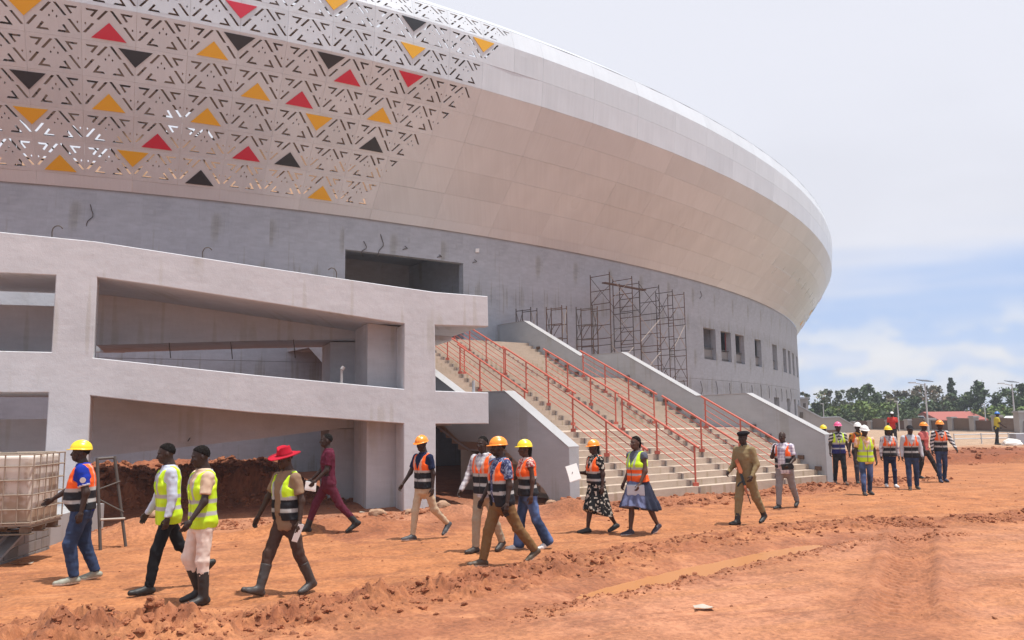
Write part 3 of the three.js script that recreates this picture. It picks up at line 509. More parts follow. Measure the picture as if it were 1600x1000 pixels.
  // spoil heap between the ramp and the stadium
  { const s = (x - RO.x) * r1.x + (z - RO.z) * r1.z, t = (x - RO.x) * d1.x + (z - RO.z) * d1.z; if (t > -1 && t < 16 && s > -20 && s < 3) { const rough = fbm(x * 2.2 + 9, z * 2.2, 4), e = sst(2.6, 4.6, t + (rough - 0.5) * 1.2) * (1 - sst(8.5, 12.5, t)) * (1 - sst(-2.6, -0.6, s)); h += e * (0.80 + 0.55 * (fbm(s * 0.55 + 3, t * 0.4, 3) - 0.5) + 0.50 * (rough - 0.5) + (fine ? 0.16 * (fbm(x * 6, z * 6, 3) - 0.5) : 0)); h += sst(0.2, 2, t) * (1 - e) * 0.06 * rough; } }
  // bank and open works on the right, beyond the road
  { const edge = -(33 + (x - 16) * 0.16 + (fbm(x * 0.25, 4.4, 3) - 0.5) * 3); const on = sst(12, 15.5, x) * sst(0, 1.3, edge - z) ; h += on * (0.36 + 0.26 * (fbm(x * 0.5, z * 0.5 + 2, 3) - 0.5)) * (z < -3 ? 1 : 0); }
  return h;
}
const ridgeAz = x => { for (let i = 0; i + 1 < ridgeA.length; i++) if (x >= ridgeA[i][0] && x <= ridgeA[i + 1][0]) return mix(ridgeA[i][1], ridgeA[i + 1][1], (x - ridgeA[i][0]) / (ridgeA[i + 1][0] - ridgeA[i][0])); return -7; };
{
  const xs = [], zs = [];
  for (let x = -7.4; x <= 8.4; x += 0.034) xs.push(x);
  { let d = 0.034, x = 8.4; while (x < 900) { d *= x < 26 ? 1.013 : 1.16; x += d; xs.push(x); } d = 0.034; x = -7.4; while (x > -900) { d *= x > -20 ? 1.02 : 1.16; x -= d; xs.unshift(x); } }
  for (let z = -6.2; z >= -15; z -= 0.03) zs.push(z);
  { let d = 0.03, z = -15; while (z > -1400) { d *= z > -45 ? 1.010 : 1.14; z -= d; zs.push(z); } d = 0.03; z = -6.2; while (z < 300) { d *= 1.35; z += d; zs.unshift(z); } }
  const nx = xs.length, nz = zs.length, pos = new Float32Array(nx * nz * 3), uv = new Float32Array(nx * nz * 2), col = new Float32Array(nx * nz * 3), idx = new Uint32Array((nx - 1) * (nz - 1) * 6);
  const road = [0.44, 0.180, 0.070], mud = [0.315, 0.118, 0.056], pink = [0.455, 0.212, 0.118], red = [0.26, 0.080, 0.032], sand = [0.46, 0.335, 0.235];
  for (let j = 0; j < nz; j++) for (let i = 0; i < nx; i++) {
    const x = xs[i], z = zs[j], k = j * nx + i, d = Math.hypot(x, z);
    const h = groundH(x, z, d < 30); pos[k * 3] = x; pos[k * 3 + 1] = h; pos[k * 3 + 2] = z; uv[k * 2] = x; uv[k * 2 + 1] = z;
    let c = road.slice(); const to = (t, w) => { for (let q = 0; q < 3; q++) c[q] = mix(c[q], t[q], w); };
    const n1 = fbm(x * 0.8 + 4, z * 0.8, 4), n2 = fbm(x * 3.3, z * 3.3 + 6, 3);
    if (d < 45 && z < -2) {
      const [da] = distPoly(x, z, ridgeA), below = z > ridgeAz(x) ? 1 : 0;
      to(pink, below * sst(0.2, 1.2, da) * (0.55 + 0.4 * sst(0.35, 0.65, n1)));
      to(mud, Math.exp(-((da / 0.75) ** 2)) * (0.6 + 0.4 * sst(0.4, 0.6, n2)));
      { const al = x * 0.94 - z * 0.34, ac = x * 0.34 + z * 0.94, st = fbm(al * 0.35 + 7, ac * 3.4, 4), s2 = fbm(al * 1.1, ac * 9 + 3, 3); to([0.50, 0.225, 0.10], 0.55 * sst(0.52, 0.72, st)); to(mud, 0.45 * sst(0.56, 0.74, s2)); }
      const [dr] = distPoly(x, z, rut); to(mud, 0.8 * Math.exp(-((dr / 0.55) ** 2)) * sst(0.35, 0.55, n2 + 0.1));
      const [dt] = distPoly(x, z, track); to(mud, 0.55 * Math.exp(-((dt / 0.6) ** 4)));
      const sN = (x - SO.x) * d2.x + (z - SO.z) * d2.z, sM = (x - SO.x) * r2.x + (z - SO.z) * r2.z; if (sN > -2.2 && sM > -6 && sM < 13) to(mud, 0.75 * sst(-1.9, -0.6, sN + (n2 - 0.5) * 1.6));
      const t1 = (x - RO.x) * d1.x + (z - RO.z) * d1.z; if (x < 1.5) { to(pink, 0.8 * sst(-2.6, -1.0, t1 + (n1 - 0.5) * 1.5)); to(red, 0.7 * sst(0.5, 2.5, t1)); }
      to([c[0] * 0.72, c[1] * 0.66, c[2] * 0.64], 0.6 * sst(0.55, 0.72, n2) * sst(0.4, 0.6, n1));
    }
    const edge = -(33 + (x - 16) * 0.16); if (x > 11 && z < -14) { const b = sst(12, 15.5, x) * sst(-0.6, 0.8, edge - z); to(red, 0.9 * b * (1 - sst(4, 9, edge - z + (n1 - 0.5) * 6))); to(sand, b * sst(5, 10, edge - z + (n1 - 0.5) * 6)); }
    if (d > 60) to(sand, sst(60, 90, d) * 0.7);
    if (d > 110) to([0.13, 0.14, 0.05], sst(105, 140, d));
    const g = 0.9 + 0.2 * n1; for (let q = 0; q < 3; q++) col[k * 3 + q] = c[q] * g;
  }
  let w = 0; for (let j = 0; j + 1 < nz; j++) for (let i = 0; i + 1 < nx; i++) { const a = j * nx + i, b = a + 1, c = a + nx, d = c + 1; idx[w++] = a; idx[w++] = b; idx[w++] = c; idx[w++] = b; idx[w++] = d; idx[w++] = c; }
  const g = new THREE.BufferGeometry(); g.setAttribute('position', new THREE.BufferAttribute(pos, 3)); g.setAttribute('uv', new THREE.BufferAttribute(uv, 2)); g.setAttribute('color', new THREE.BufferAttribute(col, 3)); g.setIndex(new THREE.BufferAttribute(idx, 1)); g.computeVertexNormals();
  // earth texture: crumbs, damp patches, fine cracks; 2.5 m tile (near-white multiplier)
  const cell = (u, v, n) => { const x = u * n, y = v * n, xi = Math.floor(x), yi = Math.floor(y); let a = 9, b = 9; for (let p = -1; p <= 1; p++) for (let q = -1; q <= 1; q++) { const cx = xi + p, cy = yi + q, wx = ((cx % n) + n) % n, wy = ((cy % n) + n) % n, d = Math.hypot(cx + h2(wx, wy) - x, cy + h2(wx + 91, wy + 37) - y); if (d < a) { b = a; a = d; } else if (d < b) b = d; } return b - a; };
  const crumb = (u, v) => fbm(u * 64, v * 64, 4, 64);
  const tex = dataTex(768, (u, v) => { const f = crumb(u, v), p = fbm(u * 8, v * 8, 4, 8), gr = h2(Math.floor(u * 768), Math.floor(v * 768)); const k = 0.90 + (f - 0.5) * 0.30 + (p - 0.5) * 0.22 + (gr - 0.5) * 0.14; return [clamp(k + 0.02, 0, 1), clamp(k * 0.985, 0, 1), clamp(k * 0.965, 0, 1)]; }, true, 0.4);
  const bmp = dataTex(768, (u, v) => 0.45 + (crumb(u, v) - 0.5) * 0.8 + (h2(Math.floor(u * 512), Math.floor(v * 512)) - 0.5) * 0.12, false, 0.4);
  const gm = new THREE.MeshStandardMaterial({ vertexColors: true, map: tex, bumpMap: bmp, bumpScale: 0.02, roughness: 0.97 });
  structure('ground', g, gm);
  // cracked dried mud in the foreground: thin curled plates
  // puddle water in the rut
  const wm = new THREE.MeshPhysicalMaterial({ color: new THREE.Color().setRGB(0.44, 0.19, 0.07), roughness: 0.3, metalness: 0 });
  const Q = []; for (let i = 0; i < 60; i++) { const f = t => { const q = t * (rut.length - 1), k = Math.min(rut.length - 2, Math.floor(q)), e = q - k; return [mix(rut[k][0], rut[k + 1][0], e), mix(rut[k][1], rut[k + 1][1], e)]; }; const a = f(0.2 + 0.79 * i / 60), b = f(0.2 + 0.79 * (i + 1) / 60), nx2 = -(b[1] - a[1]), nz2 = b[0] - a[0], L = Math.hypot(nx2, nz2), w0 = 0.36; Q.push([[a, w0], [b, w0], [b, -w0], [a, -w0]].map(([p, s]) => V(p[0] + nx2 / L * s, -0.052, p[1] + nz2 / L * s))); }
  const wg = quadGeo(Q); const wn = wg.attributes.normal; for (let i = 0; i < wn.count; i++) wn.setXYZ(i, 0, 1, 0); structure('puddle', wg, wm);
  // clods and stones
  const R = rng(77), lump = [0, 1, 2].map(q => { const s = new THREE.IcosahedronGeometry(1, 1), p = s.attributes.position; for (let i = 0; i < p.count; i++) { const v = V().fromBufferAttribute(p, i); const n = 0.50 + 0.95 * vn3(v.x * 1.9 + q * 9, v.y * 1.9, v.z * 1.9 + 4) + 0.45 * (vn3(v.x * 4, v.y * 4 + q, v.z * 4) - 0.5); p.setXYZ(i, v.x * n, v.y * n * 0.72, v.z * n); } s.computeVertexNormals(); return s; });
  const spots = [];
  const put = (x, z, s) => spots.push([x, z, s]);
  for (let i = 0; i < 3800; i++) { const t = R(), q = t * (ridgeA.length - 1), k = Math.min(ridgeA.length - 2, Math.floor(q)), e = q - k, sp = (R() + R() + R() - 1.5) * 0.85; const x = mix(ridgeA[k][0], ridgeA[k + 1][0], e), z = mix(ridgeA[k][1], ridgeA[k + 1][1], e) + sp; if (vn(x * 1.1, z * 1.1) < 0.35) continue; put(x + (R() - 0.5) * 0.5, z, 0.006 + 0.034 * R() ** 4); }
  for (let i = 0; i < 900; i++) { const q = R() * (ridgeB.length - 1), k = Math.min(ridgeB.length - 2, Math.floor(q)), e = q - k; put(mix(ridgeB[k][0], ridgeB[k + 1][0], e) + (R() - 0.5) * 0.3, mix(ridgeB[k][1], ridgeB[k + 1][1], e) + (R() - 0.5) * 0.5, 0.006 + 0.022 * R() ** 3.5); }
  for (let i = 0; i < 2600; i++) { const s = -8 + 23 * R(), t = -0.9 + 1.1 * R() + (R() - 0.5) * 0.8; const p = s < 0 ? rampAt(s + 0.5, t - 0.3, 0) : stairAt(s - 0.4, t - 0.25, 0); put(p.x, p.z, 0.010 + 0.055 * R() ** 5); }
  for (let i = 0; i < 3000; i++) { const s = -9 + 9 * R(), t = 2.6 + 4.5 * R(); const p = rampAt(s, t, 0); put(p.x, p.z, 0.02 + 0.07 * R() ** 4); }
  for (let i = 0; i < 1500; i++) { const x = -9 + 26 * R(), z = -7 - 22 * R(); put(x, z, 0.005 + 0.02 * R() ** 4); }
  for (let i = 0; i < 700; i++) { const x = 14 + 26 * R(), z = -33 - 8 * R(); put(x, z, 0.02 + 0.12 * R() ** 4); }
  for (const [u, v, n] of [[165, 992, 90], [275, 990, 40], [12, 996, 40], [1420, 822, 160], [1540, 815, 120]]) for (let i = 0; i < n; i++) { const p = gnd(u, v); put(p.x + (R() - 0.5) * 1.0, p.z + (R() - 0.5) * 0.4, 0.008 + 0.035 * R() ** 3); }
  const cm = new THREE.MeshStandardMaterial({ color: 0xffffff, map: tex, roughness: 0.97 });
  lump.forEach((lg, q) => {
    const mine = spots.filter((_, i) => i % 3 === q), im = new THREE.InstancedMesh(lg, cm, mine.length); im.name = numbered('earth_clods'); im.userData = { kind: 'stuff', label: ['crumbled red earth clods along the muddy ridge', 'loose lumps of red soil scattered over the site', 'small broken earth clods strewn on the ground'][q], category: 'soil' };
    const m4 = new THREE.Matrix4(), qt = new THREE.Quaternion(), c = new THREE.Color();
    mine.forEach(([x, z, s], i) => { qt.setFromEuler(new THREE.Euler((R() - 0.5) * 1.2, R() * 6.3, (R() - 0.5) * 1.2)); m4.compose(V(x, groundH(x, z, true) + s * 0.22, z), qt, V(s * (0.8 + R() * 0.6), s, s * (0.8 + R() * 0.6))); im.setMatrixAt(i, m4); const k = 0.8 + 0.4 * R(); c.setRGB(0.33 * k, 0.128 * k, 0.06 * k); im.setColorAt(i, c); });
    im.castShadow = im.receiveShadow = true; scene.add(im);
  });
}

// ---------------------------------------------------------------- people: distance fields turned into surfaces
function net(sdf, lo, hi, cell, colour) {          // surface nets over a box, skipping empty blocks
  const n = [0, 1, 2].map(k => Math.ceil((hi[k] - lo[k]) / cell) + 2), nx = n[0], ny = n[1], nz = n[2];
  const D = new Float32Array(nx * ny * nz).fill(1), B = 6, rad = B * cell * 0.87 * 1.35;
  const P = (i, j, k) => (k * ny + j) * nx + i;
  for (let bk = 0; bk < nz; bk += B) for (let bj = 0; bj < ny; bj += B) for (let bi = 0; bi < nx; bi += B) {
    const c = sdf(lo[0] + (bi + B / 2) * cell, lo[1] + (bj + B / 2) * cell, lo[2] + (bk + B / 2) * cell);
    const skip = Math.abs(c) > rad;
    for (let k = bk; k < Math.min(nz, bk + B); k++) for (let j = bj; j < Math.min(ny, bj + B); j++) for (let i = bi; i < Math.min(nx, bi + B); i++)
      D[P(i, j, k)] = skip ? c : sdf(lo[0] + i * cell, lo[1] + j * cell, lo[2] + k * cell);
  }
  const id = new Int32Array(nx * ny * nz).fill(-1), pos = [], idx = [], col = [];
  const co = [[0, 0, 0], [1, 0, 0], [0, 1, 0], [1, 1, 0], [0, 0, 1], [1, 0, 1], [0, 1, 1], [1, 1, 1]], ed = [[0, 1], [2, 3], [4, 5], [6, 7], [0, 2], [1, 3], [4, 6], [5, 7], [0, 4], [1, 5], [2, 6], [3, 7]];
  for (let k = 0; k + 1 < nz; k++) for (let j = 0; j + 1 < ny; j++) for (let i = 0; i + 1 < nx; i++) {
    let m = 0; const v = []; for (let q = 0; q < 8; q++) { const d = D[P(i + co[q][0], j + co[q][1], k + co[q][2])]; v.push(d); if (d < 0) m |= 1 << q; }
    if (m === 0 || m === 255) continue;
    let x = 0, y = 0, z = 0, c = 0; for (const [a, b] of ed) { if ((v[a] < 0) === (v[b] < 0)) continue; const t = v[a] / (v[a] - v[b]); x += co[a][0] + (co[b][0] - co[a][0]) * t; y += co[a][1] + (co[b][1] - co[a][1]) * t; z += co[a][2] + (co[b][2] - co[a][2]) * t; c++; }
    id[P(i, j, k)] = pos.length / 3; const px = lo[0] + (i + x / c) * cell, py = lo[1] + (j + y / c) * cell, pz = lo[2] + (k + z / c) * cell; pos.push(px, py, pz);
    const cc = colour(px, py, pz); col.push(cc[0], cc[1], cc[2]);
  }
  for (let k = 1; k + 1 < nz; k++) for (let j = 1; j + 1 < ny; j++) for (let i = 1; i + 1 < nx; i++) {
    const d = D[P(i, j, k)];
    const face = (d2, a, b, c, e) => { if ((d < 0) === (d2 < 0)) return; if (a < 0 || b < 0 || c < 0 || e < 0) return; if (d < 0) idx.push(a, b, c, a, c, e); else idx.push(a, c, b, a, e, c); };
    face(D[P(i + 1, j, k)], id[P(i, j - 1, k - 1)], id[P(i, j, k - 1)], id[P(i, j, k)], id[P(i, j - 1, k)]);
    face(D[P(i, j + 1, k)], id[P(i - 1, j, k - 1)], id[P(i - 1, j, k)], id[P(i, j, k)], id[P(i, j, k - 1)]);
    face(D[P(i, j, k + 1)], id[P(i - 1, j - 1, k)], id[P(i, j - 1, k)], id[P(i, j, k)], id[P(i - 1, j, k)]);
  }
  const g = new THREE.BufferGeometry(); g.setAttribute('position', new THREE.Float32BufferAttribute(pos, 3)); g.setAttribute('color', new THREE.Float32BufferAttribute(col, 3)); g.setIndex(idx); g.computeVertexNormals(); return g;
}
const smin = (a, b, k) => { const h = Math.max(k - Math.abs(a - b), 0) / k; return Math.min(a, b) - h * h * k * 0.25; };
function cone(a, b, ra, rb) { const bx = b.x - a.x, by = b.y - a.y, bz = b.z - a.z, L = bx * bx + by * by + bz * bz; return (x, y, z) => { const px = x - a.x, py = y - a.y, pz = z - a.z, t = Math.min(1, Math.max(0, (px * bx + py * by + pz * bz) / L)), dx = px - bx * t, dy = py - by * t, dz = pz - bz * t; return Math.sqrt(dx * dx + dy * dy + dz * dz) - (ra + (rb - ra) * t); }; }
function union(list, k) { return (x, y, z) => { let d = list[0](x, y, z); for (let i = 1; i < list.length; i++) d = smin(d, list[i](x, y, z), k); return d; }; }
const ell = (c, rx, ry, rz) => (x, y, z) => { const a = (x - c.x) / rx, b = (y - c.y) / ry, e = (z - c.z) / rz, l = Math.sqrt(a * a + b * b + e * e); return (l - 1) * Math.min(rx, ry, rz); };
const lin = (r, g, b) => { const f = v => { v /= 255; return v <= 0.04045 ? v / 12.92 : Math.pow((v + 0.055) / 1.055, 2.4); }; return [f(r), f(g), f(b)]; };

const clothM = new THREE.MeshPhysicalMaterial({ vertexColors: true, roughness: 0.9, specularIntensity: 0.3 });
const vestM = new THREE.MeshPhysicalMaterial({ vertexColors: true, roughness: 0.7, specularIntensity: 0.5 });
const skinM = new THREE.MeshPhysicalMaterial({ vertexColors: true, roughness: 0.52, specularIntensity: 0.7 });
const hairM = new THREE.MeshPhysicalMaterial({ vertexColors: true, roughness: 0.95, specularIntensity: 0.12 });
const hatM = new THREE.MeshPhysicalMaterial({ vertexColors: true, roughness: 0.35, clearcoat: 0.4, clearcoatRoughness: 0.25 });
const shoeM = new THREE.MeshStandardMaterial({ vertexColors: true, roughness: 0.55 });
const C = { orange: [0.86, 0.115, 0.015], lime: [0.55, 0.80, 0.025], silver: [0.42, 0.42, 0.41], black: [0.014, 0.014, 0.018], navy: [0.02, 0.025, 0.14], zip: [0.05, 0.05, 0.05] };

function person(o) {
  const H = o.h || 1.75, q = H / 1.75, B = o.build || 1, res = o.res || 1, deg = Math.PI / 180, R = rng(o.seed || 1);
  const base = o.at ? o.at : gnd(o.px[0], o.px[1]);
  const root = thing('person', o.label, 'person', [base.x, 0, base.z], o.yaw * deg, o.group);
  // ---- joints (facing +z, own left is +x)
  const lean = (o.lean || 2) * deg, hipY = 0.925 * q;
  const J = {}; const rotX = (v, a) => V(v.x, v.y * Math.cos(a) - v.z * Math.sin(a), v.y * Math.sin(a) + v.z * Math.cos(a));
  const tor = (x, y, z) => rotX(V(x, y, z), lean).add(V(0, hipY, 0));       // torso frame to body
  const untor = (x, y, z) => { const dy = y - hipY, c = Math.cos(-lean), s = Math.sin(-lean); return [x, dy * c - z * s, dy * s + z * c]; };
  const legs = [1, -1].map((sd, i) => {
    const [a, kn, ft = 0, out = 0] = o.legs[i]; const hip = V(sd * 0.088 * q * B, hipY - 0.02, 0), A = a * deg, K = (a - kn) * deg;
    const knee = hip.clone().add(V(sd * 0.015 + sd * out, -Math.cos(A) * 0.43 * q, Math.sin(A) * 0.43 * q)), ank = knee.clone().add(V(sd * 0.005, -Math.cos(K) * 0.41 * q, Math.sin(K) * 0.41 * q));
    const f = ft * deg, fd = V(sd * 0.12, Math.sin(f), Math.cos(f)).normalize(), up = V(0, Math.cos(f), -Math.sin(f));
    const heel = ank.clone().addScaledVector(fd, -0.045 * q).addScaledVector(up, -0.055 * q), ball = ank.clone().addScaledVector(fd, 0.13 * q).addScaledVector(up, -0.06 * q), toe = ank.clone().addScaledVector(fd, 0.185 * q).addScaledVector(up, -0.058 * q);
    return { sd, hip, knee, ank, heel, ball, toe, fd, up };
  });
  const low = Math.min(...legs.flatMap(l => [l.heel.y, l.ball.y, l.toe.y])) - (o.shoes === 'boot' ? 0.034 : 0.03) * q;
  const sunk = 0.006; root.position.y = groundH(base.x, base.z, true) - low - sunk;
  const sw = 0.178 * q * (0.75 + 0.25 * B) * (o.female ? 0.9 : 1);
  const arms = [1, -1].map((sd, i) => {
    const [a, abd, e, inn = 0] = o.arms[i]; const sh = tor(sd * sw, 0.485 * q, 0), A = a * deg + lean * 0, b = abd * deg;
    const el = sh.clone().add(V(sd * Math.sin(b), -Math.cos(b) * Math.cos(A), Math.cos(b) * Math.sin(A)).multiplyScalar(0.285 * q));
    const F = (a + e) * deg, fd = V(sd * (Math.sin(b) * 0.5) - sd * Math.sin(inn * deg), -Math.cos(F), Math.sin(F)).normalize(), wr = el.clone().addScaledVector(fd, 0.25 * q);
    return { sd, sh, el, wr, fd };
  });
  const neck = tor(0, 0.55 * q, -0.01), hy = (o.head?.[0] || 0) * deg, hp = (o.head?.[1] || 0) * deg;
  const hc = tor(0, 0.71 * q, 0.025 * q);
  const fat = (o.belly || 0);
  // ---- torso profile: [height, half width, half depth, offset]
  const fem = o.female ? 1 : 0;
  const prof = [[-0.13, 0.150, 0.105, 0], [-0.02, 0.168 + fem * 0.018, 0.118 + fem * 0.012, -0.01], [0.10, 0.152 + fem * 0.002, 0.106 + fat * 0.05, fat * 0.03], [0.20, 0.148 - fem * 0.008, 0.104 + fat * 0.045, fat * 0.025], [0.33, 0.163 - fem * 0.008, 0.116 + fem * 0.014 + fat * 0.015, 0.008 + fem * 0.01], [0.43, 0.172 - fem * 0.014, 0.112, 0], [0.50, 0.150 - fem * 0.012, 0.088, -0.008], [0.55, 0.085, 0.068, -0.01], [0.60, 0.055, 0.055, -0.005]].map(r => [r[0] * q, r[1] * q * B, r[2] * q * (0.6 + 0.4 * B), r[3] * q]);
  function torsoD(x, y, z, grow) {
    const [tx, ty, tz] = untor(x, y, z); const y0 = prof[0][0], y1 = prof[prof.length - 1][0], yc = clamp(ty, y0, y1); let i = 0; while (i < prof.length - 2 && yc > prof[i + 1][0]) i++;
    let t = (yc - prof[i][0]) / (prof[i + 1][0] - prof[i][0]); t = t * t * (3 - 2 * t) * 0.5 + t * 0.5; const w = mix(prof[i][1], prof[i + 1][1], t) + grow, d = mix(prof[i][2], prof[i + 1][2], t) + grow, zo = mix(prof[i][3], prof[i + 1][3], t);
    const ax = Math.abs(tx) / w, az = Math.abs(tz - zo) / d, l = Math.pow(Math.pow(ax, 2.35) + Math.pow(az, 2.35), 1 / 2.35), e = (l - 1) * Math.min(w, d), dy = Math.max(y0 - ty, ty - y1, 0); return dy > 0 ? Math.hypot(Math.max(e, 0), dy) + Math.min(e, 0) : e;
  }
  const fold = (x, y, z, a, f = 1) => a * ((vn3(x * 22 * f, y * 13 * f, z * 22 * f) - 0.5) + 0.6 * (vn3(x * 9 + 5, y * 30 * f, z * 9) - 0.5));
  const vary = (c, k = 0.12) => (x, y, z) => { const m = 1 + k * (vn3(x * 30, y * 30, z * 30) - 0.5); return [c[0] * m, c[1] * m, c[2] * m]; };
  const skin = o.skin || [0.040, 0.021, 0.015];
  const pts = [...legs.flatMap(l => [l.hip, l.knee, l.ank, l.toe, l.heel]), ...arms.flatMap(a => [a.sh, a.el, a.wr.clone().addScaledVector(a.fd, 0.2)]), hc];
  const bounds = (list, pad) => { const lo = [1e9, 1e9, 1e9], hi = [-1e9, -1e9, -1e9]; for (const p of list) { const a = [p.x, p.y, p.z]; for (let k = 0; k < 3; k++) { lo[k] = Math.min(lo[k], a[k] - pad); hi[k] = Math.max(hi[k], a[k] + pad); } } return [lo, hi]; };
  const add = (name, sdf, list, pad, cell, colour, mat, parent = root) => { const [lo, hi] = bounds(list, pad); return part(name, net(sdf, lo, hi, cell, colour), mat, parent); };
  // ---- body: limbs, trunk, head and hands as one mesh
  const tw = o.thin ? 0.9 : 1;
  const bodyP = [(x, y, z) => torsoD(x, y, z, -0.012)];
  for (const l of legs) bodyP.push(cone(l.hip, l.knee, 0.076 * q * B, 0.05 * q), cone(l.knee, l.ank, 0.05 * q * (0.7 + 0.3 * B), 0.034 * q), cone(l.heel.clone().addScaledVector(l.up, 0.02), l.ball, 0.03 * q, 0.026 * q));
  { for (const l of legs) { const c = l.knee.clone().lerp(l.ank, 0.3).addScaledVector(V(0, 0, -1), 0.018); bodyP.push(cone(c, l.knee.clone().lerp(l.ank, 0.62), 0.044 * q, 0.032 * q)); } }
  for (const a of arms) bodyP.push(cone(a.sh, a.el, 0.047 * q * B, 0.038 * q * B), cone(a.el, a.wr, 0.039 * q * B, 0.026 * q));
  bodyP.push(cone(neck, hc.clone().add(V(0, -0.07 * q, -0.02)), 0.056 * q, 0.052 * q));
  const bodySdf = union(bodyP, 0.035);
  const geos = [];
  { const [lo, hi] = bounds([...legs.flatMap(l => [l.hip, l.knee, l.ank, l.ball, l.heel]), ...arms.flatMap(a => [a.sh, a.el, a.wr]), hc], 0.13); hi[1] = hc.y - 0.02; geos.push(net(bodySdf, lo, hi, 0.017 * Math.max(1, res * 0.85), vary(skin, 0.1))); }
  // head in its own frame
  const cy_ = Math.cos(hy), sy_ = Math.sin(hy), cp = Math.cos(hp), sp_ = Math.sin(hp);
  const toHead = (x, y, z) => { let dx = x - hc.x, dy = y - hc.y, dz = z - hc.z; const x1 = dx * cy_ - dz * sy_, z1 = dx * sy_ + dz * cy_; return [x1, dy * cp + z1 * sp_, -dy * sp_ + z1 * cp]; };
  const fromHead = (x, y, z) => { const y1 = y * cp - z * sp_, z1 = y * sp_ + z * cp; return V(hc.x + x * cy_ + z1 * sy_, hc.y + y1, hc.z - x * sy_ + z1 * cy_); };
  const O0 = V(0, 0, 0), hs = q * (o.headScale || 1);
  const hp_ = { skull: ell(V(0, 0.035, -0.012), 0.074, 0.088, 0.094), face: ell(V(0, -0.03, 0.022), 0.060, 0.082, 0.070), jaw: ell(V(0, -0.075, 0.042), 0.042, 0.035, 0.044), nose: cone(V(0, 0.006, 0.088), V(0, -0.028, 0.104), 0.009, 0.015), nl: ell(V(0, -0.031, 0.096), 0.020, 0.010, 0.013), brow: cone(V(-0.032, 0.026, 0.079), V(0.032, 0.026, 0.079), 0.012, 0.012), lip: ell(V(0, -0.058, 0.088), 0.024, 0.011, 0.011), cheekL: ell(V(0.036, -0.02, 0.066), 0.022, 0.022, 0.018), cheekR: ell(V(-0.036, -0.02, 0.066), 0.022, 0.022, 0.018), earL: ell(V(0.074, -0.006, -0.008), 0.012, 0.030, 0.020), earR: ell(V(-0.074, -0.006, -0.008), 0.012, 0.030, 0.020), neck: cone(V(0, -0.06, -0.02), V(0, -0.2, -0.045), 0.05, 0.058), sockL: ell(V(0.031, 0.008, 0.096), 0.017, 0.012, 0.016), sockR: ell(V(-0.031, 0.008, 0.096), 0.017, 0.012, 0.016) };
  const headSdf = (x, y, z) => { let [a, b, c] = toHead(x, y, z); a /= hs; b /= hs; c /= hs; let d = smin(hp_.skull(a, b, c), hp_.face(a, b, c), 0.03); d = smin(d, hp_.jaw(a, b, c), 0.03); d = smin(d, hp_.brow(a, b, c), 0.012); d = smin(d, hp_.cheekL(a, b, c), 0.015); d = smin(d, hp_.cheekR(a, b, c), 0.015); d = smin(d, hp_.nose(a, b, c), 0.010); d = smin(d, hp_.nl(a, b, c), 0.008); d = smin(d, hp_.lip(a, b, c), 0.006); d = smin(d, hp_.earL(a, b, c), 0.006); d = smin(d, hp_.earR(a, b, c), 0.006); d = smin(d, hp_.neck(a, b, c), 0.025); d = -smin(-d, hp_.sockL(a, b, c), 0.012); d = -smin(-d, hp_.sockR(a, b, c), 0.012); return d * hs; };
  { const [lo, hi] = bounds([hc], 0.125 * q); lo[1] -= 0.08; const beard = o.beard;
    geos.push(net(headSdf, lo, hi, 0.0062 * Math.max(1, res * 0.85), (x, y, z) => { let [a, b, c] = toHead(x, y, z); a /= hs; b /= hs; c /= hs; const m = 1 + 0.12 * (vn3(a * 50, b * 50, c * 50) - 0.5); if (c > 0.05) { for (const s of [-1, 1]) { const ex = (a - s * 0.031) / 0.012, ey = (b - 0.008) / 0.0055, r = ex * ex + ey * ey; if (r < 1) return Math.abs(ex) < 0.45 ? [0.01, 0.008, 0.007] : [0.22, 0.19, 0.165]; } if (Math.abs(a) < 0.024 && Math.abs(b + 0.058) < 0.011) return Math.abs(b + 0.058) < 0.0022 ? [0.03, 0.012, 0.01] : [skin[0] * 1.35, skin[1] * 1.0, skin[2] * 1.05]; if (Math.abs(Math.abs(a) - 0.031) < 0.02 && b > 0.022 && b < 0.030) return [0.015, 0.01, 0.008]; } if (beard && b < -0.042 && c > 0.0 && Math.abs(b + 0.058) > 0.012) return [0.02, 0.013, 0.01]; return [skin[0] * m, skin[1] * m, skin[2] * m]; })); }
  // hands: palm, four fingers, thumb
  for (const a of arms) {
    const fwd = a.fd, side = V(a.sd, 0, 0), pal = V(-a.sd, 0, 0).addScaledVector(fwd, fwd.x * a.sd).normalize(); const acr = fwd.clone().cross(pal).normalize(); if (acr.z < 0) acr.negate();   // across the palm, thumb side forward
    const curl = a.sd > 0 ? (o.curl?.[0] ?? 0.45) : (o.curl?.[1] ?? 0.45); const L = q * 0.96, pr = [], wr = a.wr;
    const at = (f, c, p) => wr.clone().addScaledVector(fwd, f * L).addScaledVector(acr, c * L).addScaledVector(pal, p * L);
    pr.push(cone(at(-0.01, 0, 0), at(0.03, 0.0, 0), 0.024 * L, 0.026 * L)); for (const c of [-0.024, -0.008, 0.008, 0.024]) pr.push(cone(at(0.02, c * 0.8, 0), at(0.085, c * 1.12, 0.002), 0.014 * L, 0.0125 * L));
    const palmS = union(pr, 0.02), fs = [];
